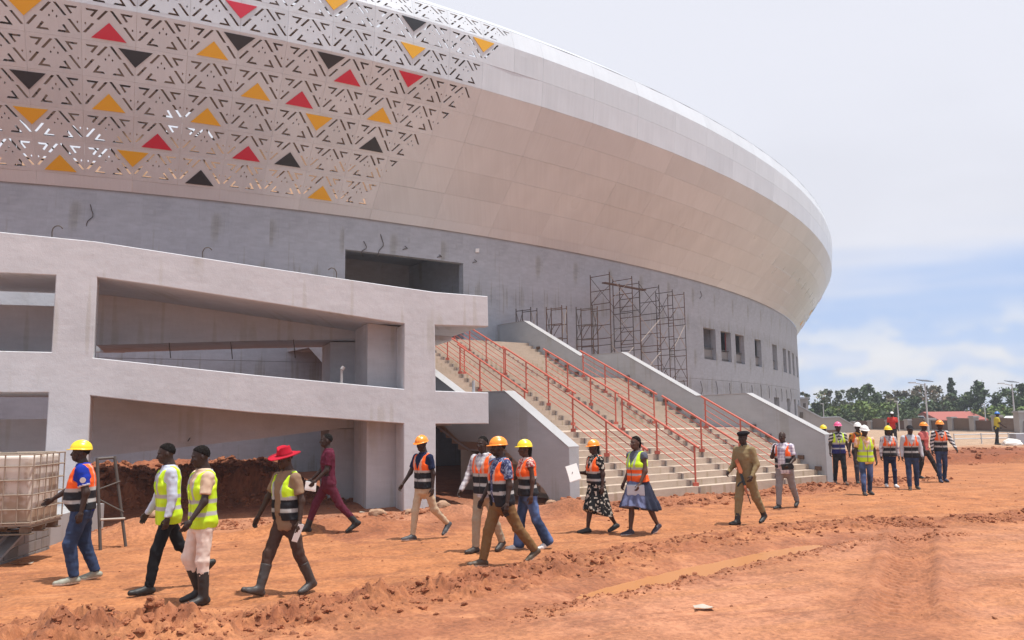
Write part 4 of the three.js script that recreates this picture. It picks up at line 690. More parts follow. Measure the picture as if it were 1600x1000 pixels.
    [[0.027, 0.072], [0.009, 0.082], [-0.009, 0.076], [-0.027, 0.060]].forEach(([c, len], i) => { const k1 = curl * (0.8 + 0.1 * i), k2 = curl * (1.9 + 0.15 * i), k3 = curl * (2.8 + 0.2 * i); let p = [0.088, 0.002]; const pp = [p]; for (const [kk, l] of [[k1, 0.45], [k2, 0.32], [k3, 0.25]]) { p = [p[0] + Math.cos(kk) * len * l, p[1] + Math.sin(kk) * len * l]; pp.push(p); } for (let s = 0; s < 3; s++) fs.push(cone(at(pp[s][0], c, pp[s][1]), at(pp[s + 1][0], c, pp[s + 1][1]), 0.0092 * L * (1 - s * 0.06), 0.0088 * L * (1 - s * 0.08))); });
    fs.push(cone(at(0.022, 0.022, 0.006), at(0.055, 0.047, 0.022), 0.0145 * L, 0.0115 * L), cone(at(0.055, 0.047, 0.022), at(0.090, 0.050, 0.034 + curl * 0.01), 0.0108 * L, 0.0085 * L));
    const fin = (x, y, z) => { let d = 1; for (const f of fs) { const e = f(x, y, z); if (e < d) d = e; } return d; };
    const [lo, hi] = bounds([at(-0.01, 0, 0), at(0.08, 0.05, 0.05), at(0.18, 0, 0.02), at(0.1, -0.04, 0.05)], 0.035);
    const pk = skin.map((v, i) => v * [1.5, 1.35, 1.3][i]);
    geos.push(net((x, y, z) => smin(palmS(x, y, z), fin(x, y, z), 0.006), lo, hi, 0.0055 * Math.max(1, res * 0.85), vary(skin, 0.15)));
    a.hand = at; a.acr = acr; a.pal = pal;
  }
  part('body', mergeGeometries(geos), skinM, root);
  // ---- trousers or skirt
  const cell = 0.0125 * res, T = o.trousers;
  if (T) {
    const w = T.w || 1, list = [(x, y, z) => torsoD(x, y, z, 0.010)]; for (const l of legs) { const kf = l.knee.clone().add(V(0, 0, 0.006)); list.push(cone(l.hip, kf, 0.092 * q * B * w, 0.068 * q * w * (0.6 + 0.4 * B)), cone(kf, l.ank.clone().add(V(0, 0.0, -0.004)), 0.069 * q * w * (0.6 + 0.4 * B), (T.hem || 0.056) * q * w)); }
    const s0 = union(list, 0.03), hem = o.shoes === 'boot' ? 0.255 * q : (T.len ?? 0.02);
    const sdf = (x, y, z) => { let d = s0(x, y, z); if (d < 0.06) { d += fold(x, y, z, T.fold ?? 0.014, 1.35); const ty = untor(x, y, z)[1]; d = Math.max(d, ty - 0.10 * q); for (const l of legs) { const ax = l.knee.x - l.ank.x, ay = l.knee.y - l.ank.y, az = l.knee.z - l.ank.z, LL = Math.hypot(ax, ay, az), tt = ((x - l.ank.x) * ax + (y - l.ank.y) * ay + (z - l.ank.z) * az) / LL, r = Math.hypot(x - l.ank.x, y - l.ank.y, z - l.ank.z); if (r < 0.3) d = Math.max(d, hem - 0.02 - tt); } } return d; };
    add('trousers', sdf, [...legs.flatMap(l => [l.hip, l.knee, l.ank]), tor(0, 0.1, 0)], 0.16, cell, T.colour || vary(T.c, 0.18), clothM);
  }
  if (o.skirt) {
    const K = o.skirt, y0 = K.bottom * q, y1 = hipY + (K.top ?? 0.12) * q, mid = legs[0].knee.clone().add(legs[1].knee).multiplyScalar(0.5), z0 = mid.z * 0.7;
    const sdf = (x, y, z) => { const t = clamp((y1 - y) / (y1 - y0), 0, 1), e = Math.pow(t, K.pow || 1.2), w = mix(0.165 * B, K.w, e) * q, d = mix(0.125 * B, K.d, e) * q, an = Math.atan2(x, z - z0 * e), rip = (K.rip || 0.02) * e * Math.sin(an * (K.n || 9) + 3 * vn3(x * 4, y * 3, z * 4)); const l = Math.hypot(x / w, (z - z0 * e) / d); const yb = y0 + 0.03 * Math.sin(an * 2 + 1) + (K.flare || 0) * clamp(-(z - z0) / 0.3, -1, 1); return Math.max((l - 1) * Math.min(w, d) + rip + fold(x, y, z, 0.012), yb - y, y - y1); };
    const m = Math.max(K.w, K.d) + 0.06; add('skirt', sdf, [V(-m, y0 - 0.06, z0 - m), V(m, y1, z0 + m)], 0.02, cell * 1.05, K.colour || vary(K.c, 0.2), clothM);
  }
  // ---- shirt
  if (o.shirt) {
    const s = o.shirt, list = [(x, y, z) => torsoD(x, y, z, 0.014)], cut = s.sleeve === 'long' ? 1.9 : s.sleeve === 'none' ? 0.22 : 0.72;
    for (const a of arms) { list.push(cone(a.sh, a.el, 0.068 * q * B, 0.057 * q * B)); if (s.sleeve === 'long') list.push(cone(a.el, a.wr, 0.055 * q * B, 0.038 * q)); }
    const s0 = union(list, 0.03);
    const sdf = (x, y, z) => { let d = s0(x, y, z); if (d < 0.06) { d += fold(x, y, z, 0.013, 1.2); const [tx, ty, tz] = untor(x, y, z); d = Math.max(d, (s.hem ?? -0.04) * q - ty, Math.max(ty - 0.575 * q, 0.5 * q - ty - 0.0) > 0 && ty > 0.575 * q ? ty - 0.575 * q : -1); if (s.sleeve !== 'long') for (const a of arms) { const ax = a.el.x - a.sh.x, ay = a.el.y - a.sh.y, az = a.el.z - a.sh.z, L2 = ax * ax + ay * ay + az * az, t = ((x - a.sh.x) * ax + (y - a.sh.y) * ay + (z - a.sh.z) * az) / L2; const side = (x - a.sh.x) * a.sd; if (t > 0.05 && (side > -0.075 || t > 0.9)) { const rr = Math.hypot(x - a.sh.x - ax * t, y - a.sh.y - ay * t, z - a.sh.z - az * t); if (rr < 0.1) d = Math.max(d, (t - cut) * Math.sqrt(L2)); } } const v = s.v ?? 0.03; if (tz > 0 && ty > 0.47 * q) d = Math.max(d, (ty - 0.47 * q) * 0.55 - Math.abs(tx) - 0.0 - (0.1 - v * 2)); } return d; };
    const list2 = [tor(0, 0.58, 0), tor(0.2, -0.12, 0), tor(-0.2, -0.12, 0), ...arms.flatMap(a => s.sleeve === 'long' ? [a.sh, a.el, a.wr] : [a.sh, a.el])];
    const base = s.colour || vary(s.c, 0.14); add('shirt', sdf, list2, 0.12, cell, (x, y, z) => { if (s.trim && s.sleeve === 'short') for (const a of arms) { const t = a.el.clone().sub(a.sh), L2 = t.lengthSq(), tt = ((x - a.sh.x) * t.x + (y - a.sh.y) * t.y + (z - a.sh.z) * t.z) / L2; if (tt > cut - 0.06 && Math.abs(x) > sw * 0.8) return s.trim; } return base(x, y, z, untor(x, y, z)); }, clothM);
  }
  // ---- vest
  if (o.vest) {
    const v = o.vest, hem = (v.hem ?? -0.06) * q, gr = v.grow ?? 0.030;
    const sdf = (x, y, z) => {
      let d = torsoD(x, y, z, gr); if (d > 0.08) return d; const [tx, ty, tz] = untor(x, y, z); d += fold(x, y, z, 0.014, 0.8); const ax = Math.abs(tx);
      const arm = mix(0.30, (v.strap ?? 0.145) * q * (0.6 + 0.4 * B), sst(0.27 * q, 0.40 * q, ty)); d = Math.max(d, ax - arm, hem - ty, ty - 0.565 * q);
      if (tz > 0.0) { const vy = (v.v ?? 0.30) * q; d = Math.max(d, Math.min(0.2, (ty - vy) * 0.42 - ax + (v.open ? v.open * (0.55 + 0.45 * sst(hem, 0.2, ty)) : 0) * 1)); } else d = Math.max(d, ty > 0.52 * q ? 0.06 * q - ax : -1);
      if (v.open && tz > 0) d = Math.max(d, v.open - ax);
      return d;
    };
    const kind = v.kind, zipc = C.zip;
    const colour = (x, y, z) => { const [tx, ty0, tz] = untor(x, y, z), ty = ty0 / q, ax = Math.abs(tx) / q, m = 1 + 0.15 * (vn3(x * 25, y * 25, z * 25) - 0.5); const f = c => [c[0] * m, c[1] * m, c[2] * m];
      if (!v.open && tz > 0 && ax < 0.007) return zipc; const edge = ax > 0.128 && ty > 0.36; 
      const strapOn = (lo) => ty > lo && Math.abs(ax - 0.082) < 0.021;
      if (kind === 'lime') { if ((ty > 0.185 && ty < 0.230) || (ty > 0.045 && ty < 0.090)) return f(C.silver); if (strapOn(0.23)) return f(C.silver); return f(C.lime); }
      const topc = kind[0] === 'l' ? C.lime : C.orange, bot = { ob: C.black, lb: C.black, ln: C.navy, lo: C.orange }[kind.slice(0, 2)] || C.black;
      if (kind === 'lo') { if (ty > 0.245 && ty < 0.285) return f(C.silver); if (ty > 0.14 && ty < 0.175) return f(C.silver); if (strapOn(0.285)) return f(C.silver); return f(ty > 0.265 ? topc : bot); }
      if (ty > 0.225 && ty < 0.268) return f(C.silver); if (ty > 0.075 && ty < 0.122) return f(C.silver); if (strapOn(0.268)) return f(kind[0] === 'l' ? C.silver : [0.62, 0.34, 0.26]); return f(ty > 0.245 ? topc : bot); };
    add('vest', sdf, [tor(-0.22 * B, hem - 0.02, 0), tor(0.22 * B, hem - 0.02, 0), tor(0, 0.57 * q, 0), tor(0, 0.2, 0.16 + fat * 0.1), tor(0, 0.2, -0.16)], 0.06, 0.0115 * res, colour, vestM);
  }
  // ---- shoes
  for (const l of legs) {
    const boot = o.shoes === 'boot', S = o.shoe || { c: [0.02, 0.02, 0.02], sole: [0.02, 0.02, 0.02] };
    const list = [cone(l.heel.clone().addScaledVector(l.up, 0.012), l.ball, 0.040 * q, 0.041 * q), cone(l.ball, l.toe.clone().addScaledVector(l.fd, 0.015), 0.041 * q, 0.032 * q), cone(l.ank.clone().addScaledVector(l.up, boot ? 0.0 : -0.01), l.ball, 0.044 * q, 0.034 * q)];
    let topT = 0.035; if (boot || o.shoes === 'ankle') { const f = boot ? 0.70 : 0.36; list.push(cone(l.ank, l.ank.clone().lerp(l.knee, f), 0.054 * q, (boot ? 0.068 : 0.058) * q)); topT = f * 0.41 * q - 0.005; }
    const s0 = union(list, 0.025); const sole = l.heel.clone().lerp(l.ball, 0.5).addScaledVector(l.up, -0.030 * q);
    const sdf = (x, y, z) => { let d = s0(x, y, z); const hgt = (x - sole.x) * l.up.x + (y - sole.y) * l.up.y + (z - sole.z) * l.up.z; d = Math.max(d, -hgt); const ax = l.knee.clone().sub(l.ank).normalize(); d = Math.max(d, (x - l.ank.x) * ax.x + (y - l.ank.y) * ax.y + (z - l.ank.z) * ax.z - topT); if (boot) d += 0.006 * (vn3(x * 20, y * 26, z * 20) - 0.5); return d; };
    add('shoe', sdf, [l.heel, l.toe, l.ank, ...(boot ? [l.ank.clone().lerp(l.knee, 0.75)] : [l.ank.clone().lerp(l.knee, 0.38)])], 0.085, 0.009 * res, (x, y, z) => { const hgt = (x - sole.x) * l.up.x + (y - sole.y) * l.up.y + (z - sole.z) * l.up.z; const m = 1 + 0.2 * (vn3(x * 40, y * 40, z * 40) - 0.5); const c = hgt < 0.022 ? S.sole : S.c; return [c[0] * m, c[1] * m, c[2] * m]; }, shoeM).name = boot ? 'boot' : 'shoe';
  }
  // ---- hair and hats
  const hb = (pad) => [fromHead(0, 0, 0)];
  if (o.hair) {
    const hr = o.hair, bulk = hr.bulk ?? 0.010; const big = ell(V(0, 0.036, -0.016), 0.074 + bulk, 0.089 + bulk, 0.094 + bulk);
    const tail = hr.tail ? cone(V(0, -0.01, -0.075), V(0, -0.01 - hr.tail, -0.07), 0.058, 0.05) : null; const side = hr.side ? [cone(V(0.06, 0.02, -0.03), V(0.07, -0.10, -0.02), 0.034, 0.026), cone(V(-0.06, 0.02, -0.03), V(-0.07, -0.10, -0.02), 0.034, 0.026)] : [];
    const sdf = (x, y, z) => { let [a, b, c] = toHead(x, y, z); a /= hs; b /= hs; c /= hs; let d = big(a, b, c); d = Math.max(d, (c - 0.006) * 0.75 - (b - 0.048) * 1.0 , -0.055 - b + Math.max(0, c) * 0.8); if (tail) d = smin(d, tail(a, b, c), 0.02); for (const s of side) d = smin(d, s(a, b, c), 0.02); d += 0.006 * (vn3(a * 70, b * 70, c * 70) - 0.5); return d * hs; };
    const [lo, hi] = bounds(hb(), 0.15 * q); lo[1] -= (hr.tail || 0) * q; part('hair', net(sdf, lo, hi, 0.0065 * Math.max(1, res * 0.85), vary(hr.c || [0.012, 0.010, 0.009], 0.3)), hairM, root);
  }
  if (o.hat) {
    const k = o.hat.kind, c = o.hat.c; let sdf, mat = hatM, name = 'helmet', pad = 0.19;
    if (k === 'helmet') { const dome = ell(V(0, 0.045, -0.005), 0.108, 0.112, 0.130), inner = ell(V(0, 0.035, -0.005), 0.098, 0.100, 0.119); sdf = (a, b, e) => { let d = Math.max(dome(a, b, e), 0.040 - b, -inner(a, b, e) * 1.0); const ridge = Math.max(dome(a, b - 0.010, e), Math.abs(a) - 0.016, 0.06 - b); d = smin(d, Math.max(ridge, -inner(a, b, e)), 0.008); for (const s of [-1, 1]) { const rr = Math.max(dome(a, b - 0.005, e), Math.abs(a - s * 0.042) - 0.007, 0.075 - b); d = smin(d, Math.max(rr, -inner(a, b, e)), 0.006); } const rx = 0.122, rz = e > 0 ? 0.182 - 0.012 : 0.138, l = Math.hypot(a / rx, e / rz), li = Math.hypot(a / 0.1, e / 0.12); const yb = 0.043 - 0.10 * Math.max(0, e - 0.1); const br = Math.max((l - 1) * 0.12, Math.abs(b - yb) - 0.0055, (1 - li) * 0.1); return smin(d, br, 0.010); }; }
    else if (k === 'hat') { name = 'hat'; mat = clothM; pad = 0.24; const crown = cone(V(0, 0.045, -0.005), V(0, 0.135, -0.005), 0.098, 0.078); sdf = (a, b, e) => { let d = Math.max(crown(a, b, e * 0.92), b - 0.165 + 0.035 * Math.exp(-(a * a) / 0.0009), 0.040 - b); const l = Math.hypot(a, e * 0.95), yb = 0.046 + 0.35 * Math.max(0, l - 0.14) * (Math.abs(a) / (l + 0.01) - 0.35); const br = Math.max(l - 0.195, Math.abs(b - yb) - 0.006, 0.07 - l); return smin(d, br, 0.012); }; }
    else if (k === 'beret') { name = 'beret'; mat = hairM; const top = ell(V(0.018, 0.095, -0.012), 0.122, 0.042, 0.128), band = ell(V(0, 0.06, -0.01), 0.086, 0.06, 0.108); sdf = (a, b, e) => Math.max(smin(top(a, b, e), Math.max(band(a, b, e), b - 0.1), 0.02), 0.048 - b); }
    else { name = 'cap'; mat = clothM; const dome = ell(V(0, 0.04, -0.01), 0.088, 0.092, 0.106); sdf = (a, b, e) => { let d = Math.max(dome(a, b, e), 0.042 - b); const l = Math.hypot(a / 0.075, (e - 0.06) / 0.11); const br = Math.max((l - 1) * 0.08, Math.abs(b - 0.046 + 0.25 * Math.max(0, e - 0.1)) - 0.005, 0.02 - e); return smin(d, br, 0.01); }; }
    const s2 = (x, y, z) => { let [a, b, e] = toHead(x, y, z); return sdf(a / hs, b / hs, e / hs) * hs; };
    const [lo, hi] = bounds(hb(), pad * q); lo[1] = hc.y - 0.06 * q; const band = o.hat.band;
    const hm = part(name, net(s2, lo, hi, 0.0058 * Math.max(1, res * 0.85), (x, y, z) => { const b = toHead(x, y, z)[1] / hs; if (band && b > 0.055 && b < 0.078) return band; return c; }), mat, root);
    if (k === 'helmet' && o.hat.strap !== false && res < 1.6) { const s = []; for (const sd of [-1, 1]) s.push(tube(fromHead(sd * 0.086 * hs, 0.045 * hs, 0.0), fromHead(sd * 0.066 * hs, -0.06 * hs, 0.035 * hs), 0.004, 5), tube(fromHead(sd * 0.066 * hs, -0.06 * hs, 0.035 * hs), fromHead(0, -0.125 * hs, 0.045 * hs), 0.004, 5)); part('chin_strap', merge(s), M.strap, hm); }
  }
  root.updateMatrixWorld(true);
  return { root, arms, legs, tor, fromHead, q, world: v => v.clone().applyMatrix4(root.matrixWorld) };
}
M.strap = new THREE.MeshStandardMaterial({ color: 0x2a2a30, roughness: 0.8 });

// ---------------------------------------------------------------- the visitors
const HELM = { yellow: [0.86, 0.62, 0.008], orange: [0.88, 0.27, 0.012], white: [0.78, 0.78, 0.76], pink: [0.80, 0.10, 0.26], blue: [0.03, 0.16, 0.55] };
const denim = k => (x, y, z) => { const m = 0.75 + 0.5 * vn3(x * 18, y * 9, z * 18) + 0.15 * (vn3(x * 90, y * 90, z * 90) - 0.5), f = 1 + k * sst(0.35, 0.75, vn3(x * 6, y * 5 + 4, z * 6)); return [0.030 * m * f, 0.047 * m * f, 0.098 * m * f]; };
const check = (a, b, n = 26) => (x, y, z) => { const s = (Math.sin(x * n * 6.28 / 2) > 0.35 ? 1 : 0) + (Math.sin(y * n * 6.28 / 2) > 0.35 ? 1 : 0) + (Math.sin(z * n * 6.28 / 2) > 0.35 ? 1 : 0); const t = s * 0.33; return a.map((v, i) => mix(v, b[i], t)); };
const floral = (a, b, f, th) => (x, y, z) => { const n = vn3(x * f, y * f, z * f); return n > th ? b : a; };
const stripes = (a, b, p) => (x, y, z) => { return Math.sin((y + Math.abs(x) * 0.35) * 6.283 / p) > 0 ? a : b; };
const GR = 'people walking across the site';
const folk = {};
folk.a = person({ px: [122, 911], yaw: -66, h: 1.78, build: 1.16, belly: 0.9, seed: 1, label: 'man in yellow helmet, orange and black vest, blue shirt and jeans', group: GR, legs: [[14, 22, 0], [-6, 14, -6]], arms: [[-14, 10, 24], [30, 14, 26]], head: [0, -2], beard: true, hair: { bulk: 0.004 }, hat: { kind: 'helmet', c: HELM.yellow }, vest: { kind: 'ob', hem: -0.02, v: 0.27 }, shirt: { c: [0.012, 0.032, 0.30], sleeve: 'short', trim: [0.7, 0.7, 0.72], v: 0.03 }, trousers: { c: [0.02, 0.035, 0.10], colour: denim(0.15), w: 1.08 }, shoe: { c: [0.30, 0.30, 0.24], sole: [0.66, 0.65, 0.62] } });
folk.b = person({ px: [258, 922], yaw: -56, h: 1.80, build: 0.95, seed: 2, label: 'bareheaded man in white shirt, green tie, lime vest and black trousers', group: GR, legs: [[17, 6, 4], [-24, 30, -42]], arms: [[-4, 7, 16], [10, 8, 20]], head: [-6, 10], hair: { bulk: 0.006 }, vest: { kind: 'lime', hem: -0.13, v: 0.24, grow: 0.036 }, shirt: { c: [0.52, 0.56, 0.66], sleeve: 'long', hem: -0.03 }, trousers: { c: [0.012, 0.012, 0.014], w: 1.0 }, shoe: { c: [0.012, 0.011, 0.010], sole: [0.01, 0.01, 0.01] } });
folk.c = person({ px: [312, 941], yaw: -48, h: 1.76, build: 1.0, seed: 3, label: 'bareheaded man in lime vest, cream trousers and black rubber boots', group: GR, legs: [[2, 4, 0], [14, 34, -8]], arms: [[12, 9, 26], [-6, 8, 14]], head: [-8, 12], hair: { bulk: 0.009 }, skin: [0.032, 0.017, 0.013], vest: { kind: 'lime', hem: -0.10, v: 0.26, grow: 0.034 }, shirt: { c: [0.62, 0.46, 0.33], sleeve: 'short' }, trousers: { c: [0.72, 0.58, 0.50], w: 1.05, hem: 0.05 }, shoes: 'boot', shoe: { c: [0.022, 0.018, 0.017], sole: [0.02, 0.016, 0.015] } });
folk.d = person({ px: [446, 926], yaw: -38, h: 1.74, build: 1.0, seed: 4, belly: 0.3, label: 'man in red brimmed hat, brown shirt and open lime and black vest', group: GR, legs: [[-15, 12, -10], [23, 6, 20]], arms: [[-10, 12, 20], [12, 24, 12]], head: [4, 14], skin: [0.050, 0.026, 0.018], hair: { bulk: 0.003 }, hat: { kind: 'hat', c: [0.42, 0.012, 0.03], band: [0.25, 0.01, 0.02] }, vest: { kind: 'lb', hem: -0.02, open: 0.065, v: 0.36, grow: 0.034 }, shirt: { c: [0.26, 0.17, 0.11], sleeve: 'short', hem: -0.16 }, trousers: { c: [0.075, 0.045, 0.036], w: 1.0, hem: 0.05 }, shoes: 'boot', shoe: { c: [0.05, 0.042, 0.04], sole: [0.03, 0.025, 0.022] } });
folk.e = person({ px: [512, 838], yaw: -72, h: 1.80, build: 0.98, seed: 5, label: 'bareheaded man in maroon uniform striding beside the dirt heap', group: GR, legs: [[-27, 14, -28], [28, 8, 8]], arms: [[8, 8, 38], [14, 8, 30]], head: [0, -2], hair: { bulk: 0.002 }, skin: [0.036, 0.019, 0.014], shirt: { c: [0.10, 0.014, 0.032], sleeve: 'short', hem: -0.06 }, trousers: { c: [0.095, 0.016, 0.032], w: 1.02, hem: 0.045 }, shoes: 'ankle', shoe: { c: [0.012, 0.012, 0.012], sole: [0.01, 0.01, 0.01] } });
folk.f = person({ px: [662, 844], yaw: -42, h: 1.74, build: 0.96, seed: 6, label: 'young man in orange helmet and vest, beige trousers, before the column', group: GR, res: 1.1, legs: [[-22, 26, -36], [14, 6, 4]], arms: [[-8, 9, 16], [16, 14, 22]], head: [6, 12], hair: { bulk: 0.003 }, hat: { kind: 'helmet', c: HELM.orange }, vest: { kind: 'ob', hem: -0.05, v: 0.26 }, shirt: { c: [0.014, 0.020, 0.055], sleeve: 'short' }, trousers: { c: [0.50, 0.38, 0.26], w: 0.95, hem: 0.045 }, shoe: { c: [0.05, 0.05, 0.055], sole: [0.62, 0.61, 0.6] } });
folk.g = person({ px: [758, 862], yaw: -34, h: 1.78, build: 1.0, seed: 7, label: 'man in checked shirt and orange vest half hidden by the leading man', group: GR, res: 1.1, legs: [[-14, 14, -14], [10, 6, 2]], arms: [[0, 8, 16], [12, 16, 24]], head: [0, 4], hair: { bulk: 0.003 }, vest: { kind: 'ob', hem: -0.04, v: 0.26 }, shirt: { c: [0.5, 0.5, 0.5], sleeve: 'long', hem: -0.10, colour: check([0.60, 0.59, 0.60], [0.16, 0.13, 0.17]) }, trousers: { c: [0.36, 0.29, 0.21], w: 1.02 }, shoe: { c: [0.04, 0.03, 0.025], sole: [0.03, 0.03, 0.03] } });
folk.h = person({ px: [785, 881], yaw: -60, h: 1.80, build: 1.08, belly: 0.4, seed: 8, label: 'leading man in orange helmet, open orange vest and brown trousers, mid stride', group: GR, legs: [[-27, 12, -24, 0.01], [20, 6, 3]], arms: [[-2, 10, 14], [8, 10, 20]], head: [-14, 2], hair: { bulk: 0.003 }, beard: true, skin: [0.042, 0.022, 0.016], hat: { kind: 'helmet', c: HELM.orange }, vest: { kind: 'ob', hem: -0.09, open: 0.05, v: 0.34, grow: 0.036 }, shirt: { c: [0.05, 0.06, 0.14], sleeve: 'short', colour: floral([0.045, 0.055, 0.13], [0.26, 0.30, 0.42], 60, 0.58) }, trousers: { c: [0.185, 0.105, 0.045], w: 1.05 }, shoe: { c: [0.07, 0.045, 0.025], sole: [0.66, 0.63, 0.58] } });
folk.i = person({ px: [826, 856], yaw: -68, h: 1.70, build: 1.0, female: true, seed: 9, label: 'woman in yellow helmet, orange and black vest and blue jeans', group: GR, legs: [[-14, 14, -14], [12, 6, 0]], arms: [[-4, 8, 12], [26, 12, 30]], head: [-4, 0], hair: { bulk: 0.010, tail: 0.13 }, skin: [0.075, 0.036, 0.024], hat: { kind: 'helmet', c: HELM.yellow }, vest: { kind: 'ob', hem: -0.05, v: 0.28 }, shirt: { c: [0.5, 0.1, 0.12], sleeve: 'none', colour: floral([0.42, 0.07, 0.07], [0.68, 0.55, 0.50], 45, 0.55) }, trousers: { c: [0.06, 0.10, 0.22], colour: denim(2.2), w: 1.12, hem: 0.085, len: -0.03, fold: 0.012 }, shoe: { c: [0.68, 0.67, 0.66], sole: [0.7, 0.69, 0.68] } });
folk.j = person({ px: [934, 833], yaw: -62, h: 1.62, build: 1.05, belly: 0.4, female: true, seed: 10, label: 'woman in orange helmet and black flowered dress carrying papers', group: GR, res: 1.15, legs: [[-16, 18, -14], [13, 5, 2]], arms: [[-6, 10, 14], [16, 6, 78, 6]], head: [0, 4], hair: { bulk: 0.010, tail: 0.12 }, skin: [0.060, 0.029, 0.020], hat: { kind: 'helmet', c: HELM.orange }, vest: { kind: 'ob', hem: 0.03, v: 0.26 }, shirt: { c: [0.02, 0.02, 0.02], sleeve: 'short', colour: floral([0.016, 0.016, 0.017], [0.55, 0.50, 0.42], 38, 0.68) }, skirt: { bottom: 0.37, top: 0.10, w: 0.25, d: 0.30, pow: 1.0, rip: 0.022, n: 7, flare: -0.07, colour: floral([0.016, 0.016, 0.017], [0.58, 0.53, 0.45], 38, 0.67) }, shoe: { c: [0.03, 0.028, 0.026], sole: [0.03, 0.03, 0.03] } });
folk.k = person({ px: [1000, 836], yaw: -52, h: 1.70, build: 1.12, belly: 0.5, female: true, seed: 11, label: 'bareheaded woman in lime and orange vest and denim skirt', group: GR, res: 1.15, legs: [[-17, 16, -20], [10, 4, 0]], arms: [[6, 10, 24, 8], [0, 9, 30]], head: [0, -2], hair: { bulk: 0.010, tail: 0.07 }, skin: [0.090, 0.044, 0.029], vest: { kind: 'lo', hem: 0.02, v: 0.30 }, shirt: { c: [0.10, 0.11, 0.14], sleeve: 'none', hem: 0.0 }, skirt: { bottom: 0.46, top: 0.12, w: 0.33, d: 0.40, pow: 1.1, rip: 0.03, n: 12, flare: -0.03, colour: (x, y, z) => { const m = 0.7 + 0.6 * vn3(x * 26, y * 3, z * 26), l = sst(0.5, 0.62, vn3(x * 5 + 3, 0.3, z * 5)); return [mix(0.028, 0.14, l) * m, mix(0.032, 0.16, l) * m, mix(0.055, 0.27, l) * m]; } }, shoe: { c: [0.03, 0.02, 0.035], sole: [0.6, 0.6, 0.6] } });
folk.l = person({ px: [1169, 819], yaw: -50, h: 1.76, build: 1.0, seed: 12, label: 'soldier in khaki uniform and black beret with a slung rifle', group: GR, res: 1.25, legs: [[-21, 12, -18], [15, 5, 4]], arms: [[-4, 14, 40, 10], [8, 8, 50, 8]], head: [2, 6], hair: { bulk: 0.003 }, skin: [0.036, 0.019, 0.014], hat: { kind: 'beret', c: [0.014, 0.013, 0.016] }, shirt: { c: [0.25, 0.185, 0.095], sleeve: 'long', hem: -0.06 }, trousers: { c: [0.245, 0.185, 0.095], w: 1.12, hem: 0.05, len: 0.10 }, shoes: 'ankle', shoe: { c: [0.018, 0.015, 0.014], sole: [0.012, 0.012, 0.012] } });
folk.m = person({ px: [1229, 792], yaw: -40, h: 1.72, build: 1.12, belly: 0.6, seed: 13, label: 'bald man in white checked shirt with hand to mouth', group: GR, res: 1.3, legs: [[-19, 12, -12], [13, 5, 2]], arms: [[2, 12, 58, 14], [34, 6, 118, 26]], head: [-4, 0], skin: [0.042, 0.022, 0.016], vest: { kind: 'ob', hem: 0.0, open: 0.085, v: 0.40, strap: 0.15 }, shirt: { c: [0.6, 0.6, 0.6], sleeve: 'short', hem: -0.13, colour: check([0.72, 0.70, 0.72], [0.22, 0.16, 0.30], 30) }, trousers: { c: [0.24, 0.225, 0.225], w: 1.05 }, shoe: { c: [0.02, 0.018, 0.016], sole: [0.02, 0.02, 0.02] } });
const G2 = 'group approaching from the far end of the stair';
folk.n = person({ px: [1291, 752], yaw: -14, h: 1.70, seed: 14, res: 1.5, label: 'person in yellow helmet and yellow boots half behind the stair parapet', group: G2, legs: [[4, 6], [-4, 6]], arms: [[6, 8, 16], [-4, 8, 12]], hair: { bulk: 0.003 }, hat: { kind: 'helmet', c: HELM.yellow }, vest: { kind: 'lime', v: 0.26 }, shirt: { c: [0.4, 0.35, 0.3], sleeve: 'short' }, trousers: { c: [0.03, 0.035, 0.06] }, shoes: 'boot', shoe: { c: [0.75, 0.40, 0.01], sole: [0.6, 0.3, 0.02] } });
folk.o = person({ px: [1314, 761], yaw: -8, h: 1.74, seed: 15, res: 1.5, label: 'man in pink helmet with lime and navy vest', group: G2, legs: [[8, 6], [-8, 8, -6]], arms: [[-2, 12, 22], [6, 14, 20]], hair: { bulk: 0.003 }, hat: { kind: 'helmet', c: HELM.pink }, vest: { kind: 'ln', hem: -0.05, v: 0.26 }, shirt: { c: [0.06, 0.06, 0.06], sleeve: 'short', colour: stripes([0.03, 0.03, 0.035], [0.45, 0.43, 0.40], 0.09) }, trousers: { c: [0.02, 0.024, 0.03] }, shoe: { c: [0.10, 0.06, 0.045], sole: [0.06, 0.05, 0.04] } });
folk.p = person({ px: [1345, 757], yaw: -6, h: 1.76, seed: 16, res: 1.5, label: 'man in white helmet and orange vest behind the other white helmet', group: G2, legs: [[-10, 8, -6], [8, 4]], arms: [[4, 10, 14], [-4, 14, 10]], hair: { bulk: 0.003 }, hat: { kind: 'helmet', c: HELM.white }, vest: { kind: 'ob', v: 0.26 }, shirt: { c: [0.5, 0.25, 0.06], sleeve: 'short', colour: floral([0.5, 0.22, 0.04], [0.06, 0.05, 0.03], 22, 0.55) }, trousers: { c: [0.05, 0.05, 0.07] } });
folk.q = person({ px: [1356, 773], yaw: -4, h: 1.74, build: 1.05, seed: 17, res: 1.4, label: 'man in white helmet, lime vest, yellow shirt and pale jeans', group: G2, legs: [[-8, 8, -4], [8, 5]], arms: [[-6, 12, 12], [4, 14, 16]], head: [0, 10], hair: { bulk: 0.003 }, hat: { kind: 'helmet', c: HELM.white }, vest: { kind: 'lime', hem: -0.08, v: 0.24, grow: 0.036 }, shirt: { c: [0.6, 0.36, 0.20], sleeve: 'short', hem: -0.14, colour: floral([0.62, 0.38, 0.10], [0.70, 0.45, 0.38], 20, 0.5) }, trousers: { c: [0.1, 0.14, 0.22], colour: denim(2.6) }, shoe: { c: [0.04, 0.035, 0.035], sole: [0.04, 0.04, 0.04] } });
